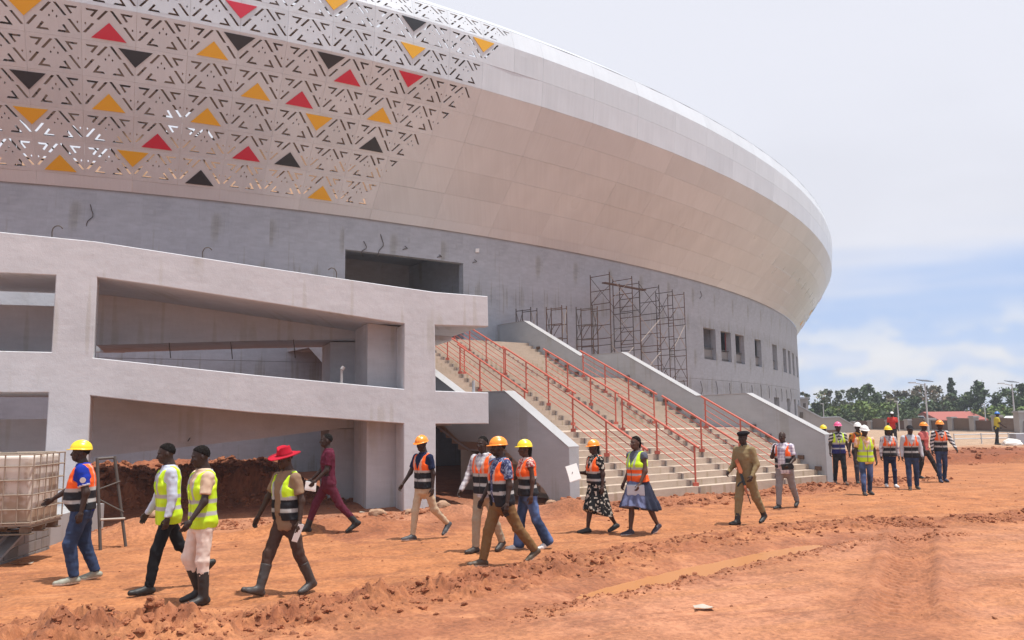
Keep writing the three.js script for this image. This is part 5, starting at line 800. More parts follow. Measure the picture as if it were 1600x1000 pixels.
folk.r = person({ px: [1393, 763], yaw: -10, h: 1.66, female: true, seed: 18, res: 1.5, label: 'woman in yellow helmet and orange vest with white shoes', group: G2, legs: [[5, 5], [-5, 6]], arms: [[-6, 13, 16], [4, 14, 12]], hair: { bulk: 0.012, tail: 0.12, side: 1 }, skin: [0.04, 0.02, 0.014], hat: { kind: 'helmet', c: HELM.yellow }, vest: { kind: 'ob', hem: -0.03, v: 0.28 }, shirt: { c: [0.5, 0.48, 0.5], sleeve: 'long', colour: floral([0.52, 0.50, 0.52], [0.22, 0.18, 0.22], 30, 0.58) }, trousers: { c: [0.02, 0.028, 0.07], w: 0.92 }, shoe: { c: [0.66, 0.66, 0.66], sole: [0.7, 0.7, 0.7] } });
folk.s = person({ px: [1428, 766], yaw: -16, h: 1.72, build: 1.05, seed: 19, res: 1.5, label: 'man in dark cap and orange vest over grey long sleeves', group: G2, legs: [[-8, 6, -4], [9, 5]], arms: [[0, 12, 16], [-4, 10, 20]], head: [10, 4], hair: { bulk: 0.004 }, hat: { kind: 'cap', c: [0.02, 0.018, 0.02] }, vest: { kind: 'ob', hem: -0.06, v: 0.26 }, shirt: { c: [0.45, 0.46, 0.50], sleeve: 'long' }, trousers: { c: [0.022, 0.035, 0.09], colour: denim(0.4) }, shoe: { c: [0.03, 0.025, 0.02], sole: [0.5, 0.48, 0.45] } });
folk.t = person({ px: [1447, 748], yaw: 34, h: 1.74, seed: 20, res: 1.6, label: 'man in orange helmet and red shirt stepping sideways behind the dark cap', group: G2, legs: [[28, 4, 10], [-8, 8, -6]], arms: [[-10, 10, 14], [10, 8, 14]], hair: { bulk: 0.003 }, hat: { kind: 'helmet', c: HELM.orange }, shirt: { c: [0.50, 0.13, 0.12], sleeve: 'short' }, trousers: { c: [0.025, 0.02, 0.02] } });
folk.u = person({ px: [1474, 754], yaw: -6, h: 1.80, seed: 21, res: 1.45, label: 'tall person in orange helmet, orange vest and striped sleeves, rightmost of the group', group: G2, legs: [[-7, 10, -4], [7, 5]], arms: [[16, 22, 20], [-4, 12, 16]], hair: { bulk: 0.003 }, hat: { kind: 'helmet', c: HELM.orange }, vest: { kind: 'ob', hem: -0.04, v: 0.30 }, shirt: { c: [0.1, 0.1, 0.1], sleeve: 'long', colour: stripes([0.03, 0.03, 0.04], [0.58, 0.57, 0.56], 0.10) }, trousers: { c: [0.022, 0.035, 0.09], w: 0.95, colour: denim(0.5) }, shoe: { c: [0.03, 0.035, 0.07], sole: [0.04, 0.04, 0.05] } });
folk.v = person({ px: [1560, 706], yaw: 80, h: 1.72, seed: 22, res: 2.2, label: 'far worker in blue helmet and yellow shirt by the earth bank', legs: [[6, 4], [-6, 6]], arms: [[10, 6, 30], [14, 6, 40]], lean: 6, hair: { bulk: 0.003 }, hat: { kind: 'helmet', c: HELM.blue }, shirt: { c: [0.55, 0.47, 0.06], sleeve: 'short', hem: -0.12 }, trousers: { c: [0.03, 0.03, 0.035] } });
folk.w = person({ px: [1398, 712], yaw: -20, h: 1.74, seed: 23, res: 2.2, label: 'distant person in red shirt and white cap behind the yellow helmet', legs: [[6, 4], [-6, 6]], arms: [[6, 8, 10], [-6, 8, 10]], hair: { bulk: 0.003 }, hat: { kind: 'cap', c: [0.7, 0.7, 0.7] }, shirt: { c: [0.55, 0.05, 0.04], sleeve: 'short' }, trousers: { c: [0.04, 0.04, 0.05] } });

// things they carry
{
  const paperM = new THREE.MeshStandardMaterial({ color: 0xe9e6e2, roughness: 0.9 }), darkM = new THREE.MeshStandardMaterial({ color: 0x14151a, roughness: 0.35 });
  const held = (f, arm, name, label, cat, geo, mat, fw = 0.1, pa = 0.03, rot = [0, 0, 0]) => { const a = folk[f].arms[arm]; const m = shadowed(new THREE.Mesh(geo, mat)); m.name = numbered(name); tag(m, label, cat); const p = folk[f].world(a.hand(fw, 0, pa)); m.position.copy(p); m.rotation.set(...rot); scene.add(m); return m; };
  const sheet = (w, h, n = 4) => { const g = []; for (let i = 0; i < n; i++) { const b = new THREE.BoxGeometry(w, h, 0.0022, 6, 1, 1), p = b.attributes.position; for (let k = 0; k < p.count; k++) p.setZ(k, p.getZ(k) + 0.10 * (p.getX(k) * p.getX(k)) + i * 0.0028 + 0.01 * i * (p.getY(k) / h)); b.translate(i * 0.002, -i * 0.003, 0); g.push(b); } return merge(g); };
  const face = (f, extra = 0) => folk[f].root.rotation.y + extra;
  held('j', 1, 'paper_sheets', 'loose white sheets held up by the woman in the flowered dress', 'papers', sheet(0.21, 0.30), paperM, 0.12, 0.05, [-0.35, -0.2, 0.25]);
  held('e', 0, 'notebook', 'white notebook in the hand of the man in maroon', 'notebook', sheet(0.20, 0.15, 6), paperM, 0.12, 0.05, [-0.1, -0.1, -0.15]);
  held('k', 0, 'folder', 'pale folder held against the denim skirt', 'folder', sheet(0.30, 0.17, 6), new THREE.MeshStandardMaterial({ color: 0xb9bcc4, roughness: 0.6 }), 0.12, 0.06, [0.0, -0.3, 0.0]);
  held('d', 0, 'folded_paper', 'folded paper in the hand of the man in the red hat', 'paper', sheet(0.07, 0.22, 3), paperM, 0.13, 0.02, [0.2, 0.5, -0.4]);
  held('h', 0, 'phone', 'black phone in the hand of the leading man', 'phone', merge([(() => { const s = new THREE.Shape(); const w = 0.037, h = 0.077, r = 0.012; s.moveTo(-w + r, -h); s.lineTo(w - r, -h); s.quadraticCurveTo(w, -h, w, -h + r); s.lineTo(w, h - r); s.quadraticCurveTo(w, h, w - r, h); s.lineTo(-w + r, h); s.quadraticCurveTo(-w, h, -w, h - r); s.lineTo(-w, -h + r); s.quadraticCurveTo(-w, -h, -w + r, -h); return new THREE.ExtrudeGeometry(s, { depth: 0.006, bevelEnabled: true, bevelSize: 0.001, bevelThickness: 0.001, bevelSegments: 1 }); })()]), darkM, 0.11, 0.028, [0.3, face('h', 1.2), 0.4]);
  held('m', 0, 'clipboard', 'dark clipboard held by the man in the checked shirt', 'clipboard', sheet(0.24, 0.12, 5), darkM, 0.08, 0.02, [0, face('m', 0.3), 0.1]);
  // rifle across the soldier's front
  const s = folk.l, wood = new THREE.MeshStandardMaterial({ color: new THREE.Color().setRGB(0.36, 0.085, 0.022), roughness: 0.45 }), gun = new THREE.MeshStandardMaterial({ color: 0x1a1a1c, roughness: 0.4, metalness: 0.5 });
  const A = s.world(s.tor(-0.07, 0.30, 0.19)), B = s.world(s.tor(0.16, -0.28, 0.25));
  const rifle = thing('rifle', 'rifle with orange brown wooden stock slung across the soldier', 'rifle', [A.x, A.y, A.z]); const dv = B.clone().sub(A), L = dv.length(); rifle.quaternion.setFromUnitVectors(V(0, -1, 0), dv.clone().normalize()); 
  const st = new THREE.Shape([[-0.02, 0.0], [0.035, 0.02], [0.05, -0.24], [0.015, -0.28], [-0.02, -0.25]].map(p => new THREE.Vector2(...p))), ex = (sh, d) => { const g = new THREE.ExtrudeGeometry(sh, { depth: d, bevelEnabled: true, bevelSize: 0.004, bevelThickness: 0.004, bevelSegments: 1 }); g.translate(0, 0, -d / 2); return g; };
  part('stock', ex(st, 0.032), wood, rifle);
  part('receiver', box(-0.018, 0.03, -0.50, -0.27, -0.018, 0.018), gun, rifle);
  part('magazine', new THREE.TubeGeometry(new THREE.CatmullRomCurve3([V(-0.01, -0.42, 0), V(-0.07, -0.44, 0), V(-0.13, -0.49, 0)]), 8, 0.016, 6), gun, rifle);
  part('handguard', box(-0.016, 0.022, -0.66, -0.505, -0.018, 0.018), wood, rifle);
  part('barrel', tube(V(0.006, -0.66, 0), V(0.006, -0.86, 0), 0.009), gun, rifle);
  // badge on the blue sleeve, tie, belt details
  const a = folk.a.arms[0], bp = folk.a; const badge = part('sleeve_badge', new THREE.CylinderGeometry(0.036, 0.036, 0.004, 20), new THREE.MeshStandardMaterial({ color: 0xd8d4d6, roughness: 0.8 }), bp.root); const mid = a.sh.clone().lerp(a.el, 0.42); badge.position.copy(mid).add(V(0.082, 0.0, 0)); badge.rotation.z = Math.PI / 2 - 0.15; part('badge_emblem', new THREE.ConeGeometry(0.018, 0.004, 3), new THREE.MeshStandardMaterial({ color: 0xb03030 }), badge).position.set(0, 0.003, 0);
  const fb = folk.b, tie = new THREE.Shape([[-0.018, 0], [0.018, 0], [0.034, -0.26], [0, -0.31], [-0.034, -0.26]].map(p => new THREE.Vector2(...p))); const tg = part('tie', ex(tie, 0.006), new THREE.MeshStandardMaterial({ color: new THREE.Color().setRGB(0.03, 0.10, 0.07), roughness: 0.7 }), fb.root); tg.position.copy(fb.tor(0, 0.50, 0.098)); tg.rotation.x = -0.08;
}

// ---------------------------------------------------------------- water tank on its platform, left edge
{
  const A = gnd(-6, 886), B = gnd(77, 857), dir = B.clone().sub(A).setY(0).normalize(), nor = V(-dir.z, 0, dir.x); if (nor.x > 0) nor.negate();
  const L = A.distanceTo(B), yaw = Math.atan2(-dir.z, dir.x);
  const pf = thing('loading_platform', 'low concrete platform edged with a sloping grey block wall', 'platform', [A.x, 0, A.z], 0);
  const topAt = s => clamp(0.06 + 0.40 * s, 0.06, 0.9), R = rng(3), bg = {};
  for (let c = 0; c < 6; c++) for (let k = -1; k < 8; k++) {
    const s0 = k * 0.41 + (c % 2) * 0.2, s1 = s0 + 0.395; if (s1 < 0.05 || s0 > L - 0.02) continue; const a = Math.max(0, s0), b = Math.min(L, s1), y0 = -0.12 + c * 0.17, y1 = y0 + 0.158, yt0 = Math.min(y1, topAt(a)), yt1 = Math.min(y1, topAt(b)); if (yt1 - y0 < 0.03 || b - a < 0.05) continue;
    const poly = [[a, y0], [b, y0], [b, yt1], [a, Math.max(y0 + 0.004, yt0)]];
    const g = prism(poly, -0.004 * (1 + R()), 0.15, V(0, 0, 0), dir, nor, 0.006); part('block', g, M.block[Math.floor(R() * 3)], pf);
  }
  part('mortar', prism([[0, -0.2], [L - 0.01, -0.2], [L - 0.01, topAt(L) - 0.012], [0.02, 0.03]], 0.012, 0.14, V(0, 0, 0), dir, nor), M.step, pf);
  part('coping', prism([[0, topAt(0) - 0.01], [L, topAt(L) - 0.01], [L, topAt(L) + 0.035], [0, topAt(0) + 0.03]], -0.02, 0.19, V(0, 0, 0), dir, nor), M.coping, pf);
  part('slab', prism([[-0.9, -0.2], [4.5, -0.2], [4.5, 0.47], [0.75, 0.47], [-0.6, -0.02]], 0.152, 6, V(0, 0, 0), dir, nor), M.coping, pf);
  // caged tank
  const c0 = atDepth(47, 828, 11.95), yawT = 0.10; const base = 0.47;
  const t = thing('water_tank', 'dusty white plastic tank in a metal cage on a pallet', 'tank', [c0.x, base, c0.z], yawT);
  const W = 1.2, D = 1.0, X0 = -W, X1 = 0, Z0 = -D, Z1 = 0;
  const rb = (x0, x1, y0, y1, z0, z1, r) => { const s = new THREE.Shape(); const w = x1 - x0, d = z1 - z0; s.moveTo(r, 0); s.lineTo(w - r, 0); s.quadraticCurveTo(w, 0, w, r); s.lineTo(w, d - r); s.quadraticCurveTo(w, d, w - r, d); s.lineTo(r, d); s.quadraticCurveTo(0, d, 0, d - r); s.lineTo(0, r); s.quadraticCurveTo(0, 0, r, 0); const g = new THREE.ExtrudeGeometry(s, { depth: y1 - y0 - 0.08, bevelEnabled: true, bevelSize: 0.04, bevelOffset: -0.04, bevelThickness: 0.04, bevelSegments: 3, curveSegments: 5 }); g.rotateX(Math.PI / 2); g.translate(x0, y1 - 0.04, z0); return g; };
  const tankTex = dataTex(256, (u, v) => { const n = fbm(u * 5, v * 5, 4, 5), p = fbm(u * 14 + 3, v * 14, 3); const k = sst(0.42, 0.62, n) * 0.75 + 0.12 * p; return [toS(mix(0.62, 0.30, k)), toS(mix(0.56, 0.19, k)), toS(mix(0.50, 0.11, k))]; }, true, 0.8);
  part('plastic_bottle', metricUV(rb(X0 + 0.04, X1 - 0.04, 0.15, 1.13, Z0 + 0.04, Z1 - 0.04, 0.1)), new THREE.MeshStandardMaterial({ map: tankTex, roughness: 0.5 }), t);
  part('filler_cap', (() => { const g = new THREE.CylinderGeometry(0.1, 0.11, 0.06, 16); g.translate(-W / 2, 1.15, -D / 2); return g; })(), M.steel, t);
  const cageM = new THREE.MeshStandardMaterial({ color: new THREE.Color().setRGB(0.34, 0.27, 0.21), roughness: 0.6, metalness: 0.3 }), ring = y => [[X0, Z0], [X1, Z0], [X1, Z1], [X0, Z1]].map(([x, z], i, a) => { const n = a[(i + 1) % 4]; return tube(V(x, y, z), V(n[0], y, n[1]), 0.011, 6); });
  for (const y of [0.17, 0.36, 0.57, 0.78, 0.98, 1.15]) part('cage_bar', merge(ring(y)), cageM, t);
  for (let i = 0; i <= 6; i++) for (const z of [Z0, Z1]) part('cage_bar', tube(V(X0 + W * i / 6, 0.15, z), V(X0 + W * i / 6, 1.15, z), 0.010, 6), cageM, t);
  for (let i = 1; i < 5; i++) for (const x of [X0, X1]) part('cage_bar', tube(V(x, 0.15, Z0 + D * i / 5), V(x, 1.15, Z0 + D * i / 5), 0.010, 6), cageM, t);
  for (const z of [Z0 + 0.33, Z1 - 0.33]) part('cage_bar', tube(V(X0, 1.165, z), V(X1, 1.165, z), 0.012, 6), cageM, t);
  const wood = new THREE.MeshStandardMaterial({ map: blockTex, color: new THREE.Color().setRGB(0.75, 0.58, 0.42), roughness: 0.9 });
  for (const x of [X0 + 0.05, X0 + 0.55, X1 - 0.16]) for (const z of [Z0 + 0.02, Z0 + 0.44, Z1 - 0.14]) part('pallet_block', box(x, x + 0.12, 0.018, 0.10, z, z + 0.12), wood, t);
  for (const z of [Z0 + 0.01, Z0 + 0.43, Z1 - 0.13]) part('pallet_board', box(X0, X1, 0.0, 0.016, z, z + 0.13), wood, t);
  for (let i = 0; i < 7; i++) part('pallet_board', box(X0 + i * 0.178, X0 + i * 0.178 + 0.13, 0.102, 0.12, Z0, Z1), wood, t);
  part('base_tray', box(X0 + 0.01, X1 - 0.01, 0.122, 0.15, Z0 + 0.01, Z1 - 0.01), cageM, t);
  // leaning scaffold frame under the ramp
  const P = (u, v, z = 13.9) => atDepth(u, v, z); const o = P(172, 834); const f = thing('leaning_scaffold', 'single dark scaffold frame leaning under the ramp beside the dirt', 'scaffolding', [o.x, 0, o.z]);
  const q = (u, v, z) => { const p = P(u, v, z); return V(p.x - o.x, p.y, p.z - o.z); }; const y0 = p => { p.y = groundH(p.x + o.x, p.z + o.z, true) - 0.03; return p; };
  part('leg', tube(q(179, 713), y0(q(198, 834)), 0.026, 8), M.steel, f); part('leg', tube(q(152, 716, 13.7), y0(q(158, 840, 13.6)), 0.026, 8), M.steel, f); part('top_bar', tube(q(152, 717, 13.7), q(179, 715), 0.022, 8), M.steel, f);
  part('rung', tube(q(157, 812, 13.6), q(195, 810), 0.018, 6), M.pale, f); part('brace', tube(q(153, 765, 13.7), q(188, 752), 0.013, 6), M.steel, f); part('brace', tube(q(154, 780, 13.7), q(193, 800), 0.013, 6), M.steel, f);
}

// ---------------------------------------------------------------- beyond the works: second stair, fence, lamps, cars, trees
{
  const flat = (pts, z0, z1) => { const P = pts.map(([u, v]) => { const p = atDepth(u, v, z0); return [p.x, p.y]; }); return prism(P, 0, z1 - z0, V(0, 0, -z0), V(1, 0, 0), V(0, 0, -1)); };
  const s2 = thing('far_stair', 'distant grey stair parapet stepping down beside the stadium', 'stairs');
  const pts = [[1236, 627], [1284, 652.5], [1311, 651.5], [1342, 669], [1342, 690], [1236, 690]];
  part('parapet', flat(pts, 78, 78.4), M.coping, s2); part('parapet', flat(pts, 84, 84.4), M.coping, s2);
  const cp = [[1236, 626], [1284, 651.5], [1311, 650.5], [1343, 668.2], [1343, 669.6], [1311, 652.2], [1284, 653.4], [1236, 628]]; part('coping', flat(cp, 77.9, 78.5), M.wall, s2);
  for (let i = 0; i < 9; i++) part('step', flat([[1342 - i * 6, 689 - i * 3.6], [1342 - i * 6, 690], [1236, 690], [1236, 689 - i * 3.6]], 78.42, 83.98), M.step, s2);
  part('dark_vent_plate', flat([[1250, 644], [1255, 644], [1255, 653], [1250, 653]], 77.93, 77.99), M.steel, s2); part('dark_doorway_plate', flat([[1292, 672], [1312, 671], [1315, 684], [1292, 684]], 77.92, 77.98), M.rust, s2);  // thin dark plates painted in place of the shaded vent and doorway openings
  const tw = thing('service_tower', 'small grey rooftop block behind the far stair', 'building'); part('wall', flat([[1236, 623], [1263, 623], [1263, 690], [1236, 690]], 92, 96), M.coping, tw); part('roof', flat([[1235, 620.5], [1265, 620.5], [1265, 623], [1235, 623]], 91.8, 96.4), M.wall, tw); part('window', flat([[1255, 630], [1259, 630], [1259, 640], [1255, 640]], 91.94, 91.99), M.steel, tw);  // the window is a thin dark plate standing in for a shaded opening
  // boundary fence
  const pil = [[1335, 658, 98], [1361, 657, 95], [1389, 656, 92], [1421, 655, 88, 1.6], [1453, 653.5, 86, 1.4], [1487, 651.5, 82], [1521, 650, 79], [1557, 648.5, 76, 1.2], [1595, 642, 70, 1.8], [1640, 640, 67]];
  const pilM = new THREE.MeshStandardMaterial({ map: M.coping.map, color: 0xffffff, roughness: 0.95 }), place = ['leftmost, beside the far stair', 'second from the far stair', 'third from the far stair', 'broad one above the yellow helmet', 'broad one left of the lamp post', 'left of the rightmost orange helmet', 'right of the rightmost orange helmet', 'just left of the blue helmet', 'tall one at the right picture edge', 'outermost, past the picture edge'];
  pil.forEach(([u, v, z, w = 1], i) => { const p = atDepth(u, v, z); const o = thing('fence_pillar', `grey concrete fence pillar, ${place[i]}`, 'pillar', [p.x, 0, p.z], 0.2, 'pillars of the boundary fence'); const h = p.y; part('shaft', metricUV(box(-0.3 * w, 0.3 * w, -0.3, h - 0.16, -0.3, 0.3)), pilM, o); part('cap', metricUV(merge([box(-0.3 * w - 0.08, 0.3 * w + 0.08, h - 0.158, h - 0.06, -0.38, 0.38), box(-0.3 * w - 0.02, 0.3 * w + 0.02, h - 0.058, h + 0.02, -0.32, 0.32)])), pilM, o); });
  const wallM = [new THREE.MeshStandardMaterial({ map: M.step.map, color: new THREE.Color().setRGB(0.26, 0.19, 0.17), roughness: 0.95 }), new THREE.MeshStandardMaterial({ map: M.step.map, color: new THREE.Color().setRGB(0.33, 0.29, 0.27), roughness: 0.95 })];
  for (let i = 0; i + 1 < pil.length; i++) { const a = atDepth(pil[i][0], pil[i][1], pil[i][2]), b = atDepth(pil[i + 1][0], pil[i + 1][1], pil[i + 1][2]); const o = thing('fence_wall', `brown boundary wall panel ${['by the far stair', 'second from the far stair', 'between the third and fourth pillars', 'behind the yellow helmet', 'behind the lamp post', 'behind the tall orange helmet', 'right of the tall orange helmet', 'behind the blue helmet', 'at the right picture edge'][i]}`, 'wall', [a.x, 0, a.z], 0, 'wall panels of the boundary fence'); const d = V(b.x - a.x, 0, b.z - a.z), L = d.length(); d.normalize(); const n = V(-d.z, 0, d.x);
    part('panel', prism([[0.3, -0.3], [L - 0.3, -0.3], [L - 0.3, 1.35 + 0.25 * (i % 2)], [0.3, 1.4 + 0.25 * (i % 2)]], -0.08, 0.08, V(0, 0, 0), d, n), wallM[i % 2], o); part('kerb', prism([[0.3, 0.1], [L - 0.3, 0.1], [L - 0.3, 0.42], [0.3, 0.42]], 0.1, 0.4, V(0, 0, 0), d, n), pilM, o); }
  // lamp posts
  const glassM = new THREE.MeshPhysicalMaterial({ color: new THREE.Color().setRGB(0.05, 0.055, 0.06), roughness: 0.08 });
  const poleM = new THREE.MeshStandardMaterial({ color: 0xb9bcc0, roughness: 0.5, metalness: 0.2 }), solM = new THREE.MeshStandardMaterial({ color: 0x20242e, roughness: 0.3 });
  for (const [u, v, z, vb, kind, lab] of [[1445, 599, 64, 690, 1, 'tall pale lamp post rising above the orange helmets'], [1402, 627, 84, 672, 0, 'thin lamp post behind the yellow helmet'], [1286, 631, 90, 668, 0, 'thin lamp post just above the far stair'], [1581, 600, 74, 668, 1, 'lamp post with a solar panel near the right edge'], [1538, 632, 100, 664, 0, 'short thin lamp post among the trees at right']]) {
    const p = atDepth(u, v, z), o = thing('lamp_post', lab, 'lamp post', [p.x, 0, p.z], 0, 'lamp posts along the boundary'); part('pole', tube(V(0, -0.2, 0), V(0, p.y, 0), 0.085, 8, 0.05), poleM, o);
    if (kind) { part('arm', tube(V(0, p.y - 0.15, 0), V(-0.9, p.y + 0.05, 0.2), 0.035, 6), poleM, o); part('lamp_head', box(-1.35, -0.85, p.y + 0.02, p.y + 0.1, 0.08, 0.3), poleM, o); const s = part('solar_panel', box(-0.55, 0.55, -0.02, 0.02, -0.32, 0.32), solM, o); s.position.set(0, p.y + 0.22, 0); s.rotation.set(0.25, 0.3, -0.12); } else part('lamp_head', box(-0.3, 0.05, p.y - 0.02, p.y + 0.06, -0.08, 0.08), poleM, o);
  }
  // pipe barrier before the earth bank
  const bar0 = thing('pipe_barrier', 'long low pipe barrier on the sandy ground behind the earth bank', 'barrier'); const bz = 47; const bp = u => atDepth(u, 678, bz);
  const b0 = bp(1490), b1 = bp(1660), gy = 0.3; for (const y of [0.86, 0.62]) part('rail', tube(V(b0.x, y, b0.z), V(b1.x, y + 0.03, b1.z), 0.03, 6), poleM, bar0); for (let i = 0; i < 5; i++) { const x = mix(b0.x, b1.x, i / 4); part('post', tube(V(x, gy - 0.3, b0.z + 0.02), V(x, 0.93, b0.z + 0.02), 0.03, 6), poleM, bar0); }
  // white minibus and a dark car beyond the barrier
  const vehicle = (name, label, cat, u, v, z, len, hgt, turn, c, prof, wins) => { const p = gnd(u, v); p.copy(atDepth(u, v, z)); const o = thing(name, label, cat, [p.x, groundH(p.x, p.z, false), p.z], turn); const paint = new THREE.MeshPhysicalMaterial({ color: c, roughness: 0.35, clearcoat: 0.7 }); const sh = prof.map(([x, y]) => [x * len, y * hgt]); part('body', prism(sh, -0.82, 0.82, V(0, 0, 0), V(1, 0, 0), V(0, 0, 1), 0.06), paint, o); for (const w of wins) for (const s of [-1, 1]) part('window', prism(w.map(([x, y]) => [x * len, y * hgt]), s > 0 ? 0.823 : -0.835, s > 0 ? 0.835 : -0.823, V(0, 0, 0), V(1, 0, 0), V(0, 0, 1)), solM, o); for (const x of [0.2, 0.8]) for (const s of [-1, 1]) { const wg = new THREE.CylinderGeometry(0.32, 0.32, 0.2, 18); wg.rotateX(Math.PI / 2); wg.translate(x * len, 0.32, s * 0.76); const wh = part('wheel', wg, M.steel, o); const rg = new THREE.CylinderGeometry(0.18, 0.18, 0.21, 12); rg.rotateX(Math.PI / 2); rg.translate(x * len, 0.32, s * 0.765); part('rim', rg, poleM, wh); } for (const s of [-1, 1]) part('headlight', box(0.005 * len, 0.02 * len, 0.4 * hgt, 0.48 * hgt, s * 0.62 - 0.12, s * 0.62 + 0.12), poleM, o); return o; };
  vehicle('white_car', 'white car parked behind the blue helmet worker', 'car', 1562, 668, 98, 4.3, 1.35, 0.1, 0xdedede, [[0, 0.2], [1, 0.2], [1, 0.6], [0.92, 0.66], [0.84, 1], [0.34, 1], [0.2, 0.64], [0.02, 0.56]], [[[0.25, 0.66], [0.5, 0.66], [0.5, 0.94], [0.36, 0.94]], [[0.53, 0.66], [0.86, 0.66], [0.81, 0.94], [0.53, 0.94]]]);
  vehicle('parked_car', 'pale car parked by the fence left of the lamp post', 'car', 1402, 668, 103, 4.2, 1.45, 0.15, 0x8d939b, [[0, 0.2], [1, 0.2], [1, 0.58], [0.86, 0.64], [0.76, 1], [0.36, 1], [0.22, 0.64], [0.02, 0.56]], [[[0.27, 0.66], [0.5, 0.66], [0.5, 0.94], [0.38, 0.94]], [[0.53, 0.66], [0.82, 0.66], [0.74, 0.94], [0.53, 0.94]]]);
  const house = thing('roadside_building', 'long low building with red roof behind the fence', 'building'); part('wall', flat([[1470, 658], [1532, 656], [1532, 672], [1470, 672]], 104, 110), pilM, house); part('roof', prism([[0, 0], [0, 0.15], [4, 1.2], [8, 0.15], [8, 0]], 0, 6.2, (() => { const p = atDepth(1464, 658, 103); return V(p.x, p.y, p.z + 0.6); })(), V(0, 0, -1), V(1, 0, 0)), new THREE.MeshStandardMaterial({ color: new THREE.Color().setRGB(0.32, 0.09, 0.07), roughness: 0.8 }), house);
  for (let i = 0; i < 4; i++) part('window', flat([[1478 + i * 14, 661], [1484 + i * 14, 661], [1484 + i * 14, 667], [1478 + i * 14, 667]], 103.93, 103.98), glassM, house);

  // trees
  const trunkM = new THREE.MeshStandardMaterial({ color: new THREE.Color().setRGB(0.11, 0.085, 0.065), roughness: 0.95 });
  const leafM = new THREE.MeshStandardMaterial({ vertexColors: true, roughness: 0.85, side: THREE.DoubleSide });
  function tree(u, vt, z, wpx, kind, label, seed) {
    const top = atDepth(u, vt, z), R = rng(seed), H = top.y, cr = wpx / FPX * z * 0.62, pal = { dark: [0.062, 0.095, 0.038], bright: [0.12, 0.175, 0.042], grey: [0.14, 0.16, 0.10], brown: [0.16, 0.145, 0.095], spire: [0.05, 0.08, 0.04] }[kind];
    const o = thing('tree', label, 'tree', [top.x, 0, top.z], 0, 'trees beyond the fence'); const cb = kind === 'spire' ? 0.12 : kind === 'bright' ? 0.12 : kind === 'grey' ? 0.34 : 0.2, g = [];
    g.push(tube(V(0, -0.3, 0), V(0.1, H * 0.55, 0), H * 0.028, 7, H * 0.016)); const cl = [];
    const n = kind === 'spire' ? 26 : kind === 'grey' ? 18 : 24;
    for (let i = 0; i < n; i++) { const f = cb + (1 - cb) * (i + R()) / n, an = R() * 6.283, e = kind === 'spire' ? (1 - f) * 0.9 + 0.12 : Math.sqrt(Math.max(0.05, 1 - ((f - (cb + 1) / 2) / ((1 - cb) / 2 + 0.02)) ** 2)), rr = cr * e * (0.35 + 0.65 * Math.sqrt(R())); const c = V(Math.cos(an) * rr, f * H * 0.97, Math.sin(an) * rr); const s = (kind === 'spire' ? 0.35 : 0.30 + 0.32 * R()) * Math.max(0.7, cr * 0.62) * (f > 0.9 ? 0.6 : 1); cl.push([c, s]); if (i % 2 === 0) g.push(tube(V(0.05, Math.min(H * 0.55, c.y * 0.65), 0), c, H * 0.009, 5, H * 0.004)); }
    part('trunk', merge(g), trunkM, o);
    const pos = [], col = [], nor = []; const per = kind === 'grey' ? 60 : 100;
    for (const [c, s] of cl) { const tint = 0.75 + 0.5 * R(); for (let k = 0; k < per; k++) { const d = V(R() - 0.5, (R() - 0.5) * 0.8, R() - 0.5).multiplyScalar(2 * s * (0.35 + 0.85 * R())), p = c.clone().add(d), L = 0.16 + 0.16 * R(), a = V(R() - 0.5, R() - 0.5, R() - 0.5).normalize(), b = a.clone().cross(V(R() - 0.5, R() - 0.5, R() - 0.5)).normalize(); const q = [p.clone().addScaledVector(a, L), p.clone().addScaledVector(b, L * 0.6), p.clone().addScaledVector(a, -L), p.clone().addScaledVector(b, -L * 0.6)]; const m = tint * (0.75 + 0.5 * R()), br = R() < 0.06 ? 1.5 : 1; for (const i of [0, 1, 2, 0, 2, 3]) { pos.push(q[i].x, q[i].y, q[i].z); col.push(pal[0] * m * br, pal[1] * m, pal[2] * m); } } }
    const cg = new THREE.BufferGeometry(); cg.setAttribute('position', new THREE.Float32BufferAttribute(pos, 3)); cg.setAttribute('color', new THREE.Float32BufferAttribute(col, 3)); cg.computeVertexNormals(); part('crown', cg, leafM, o);
  }
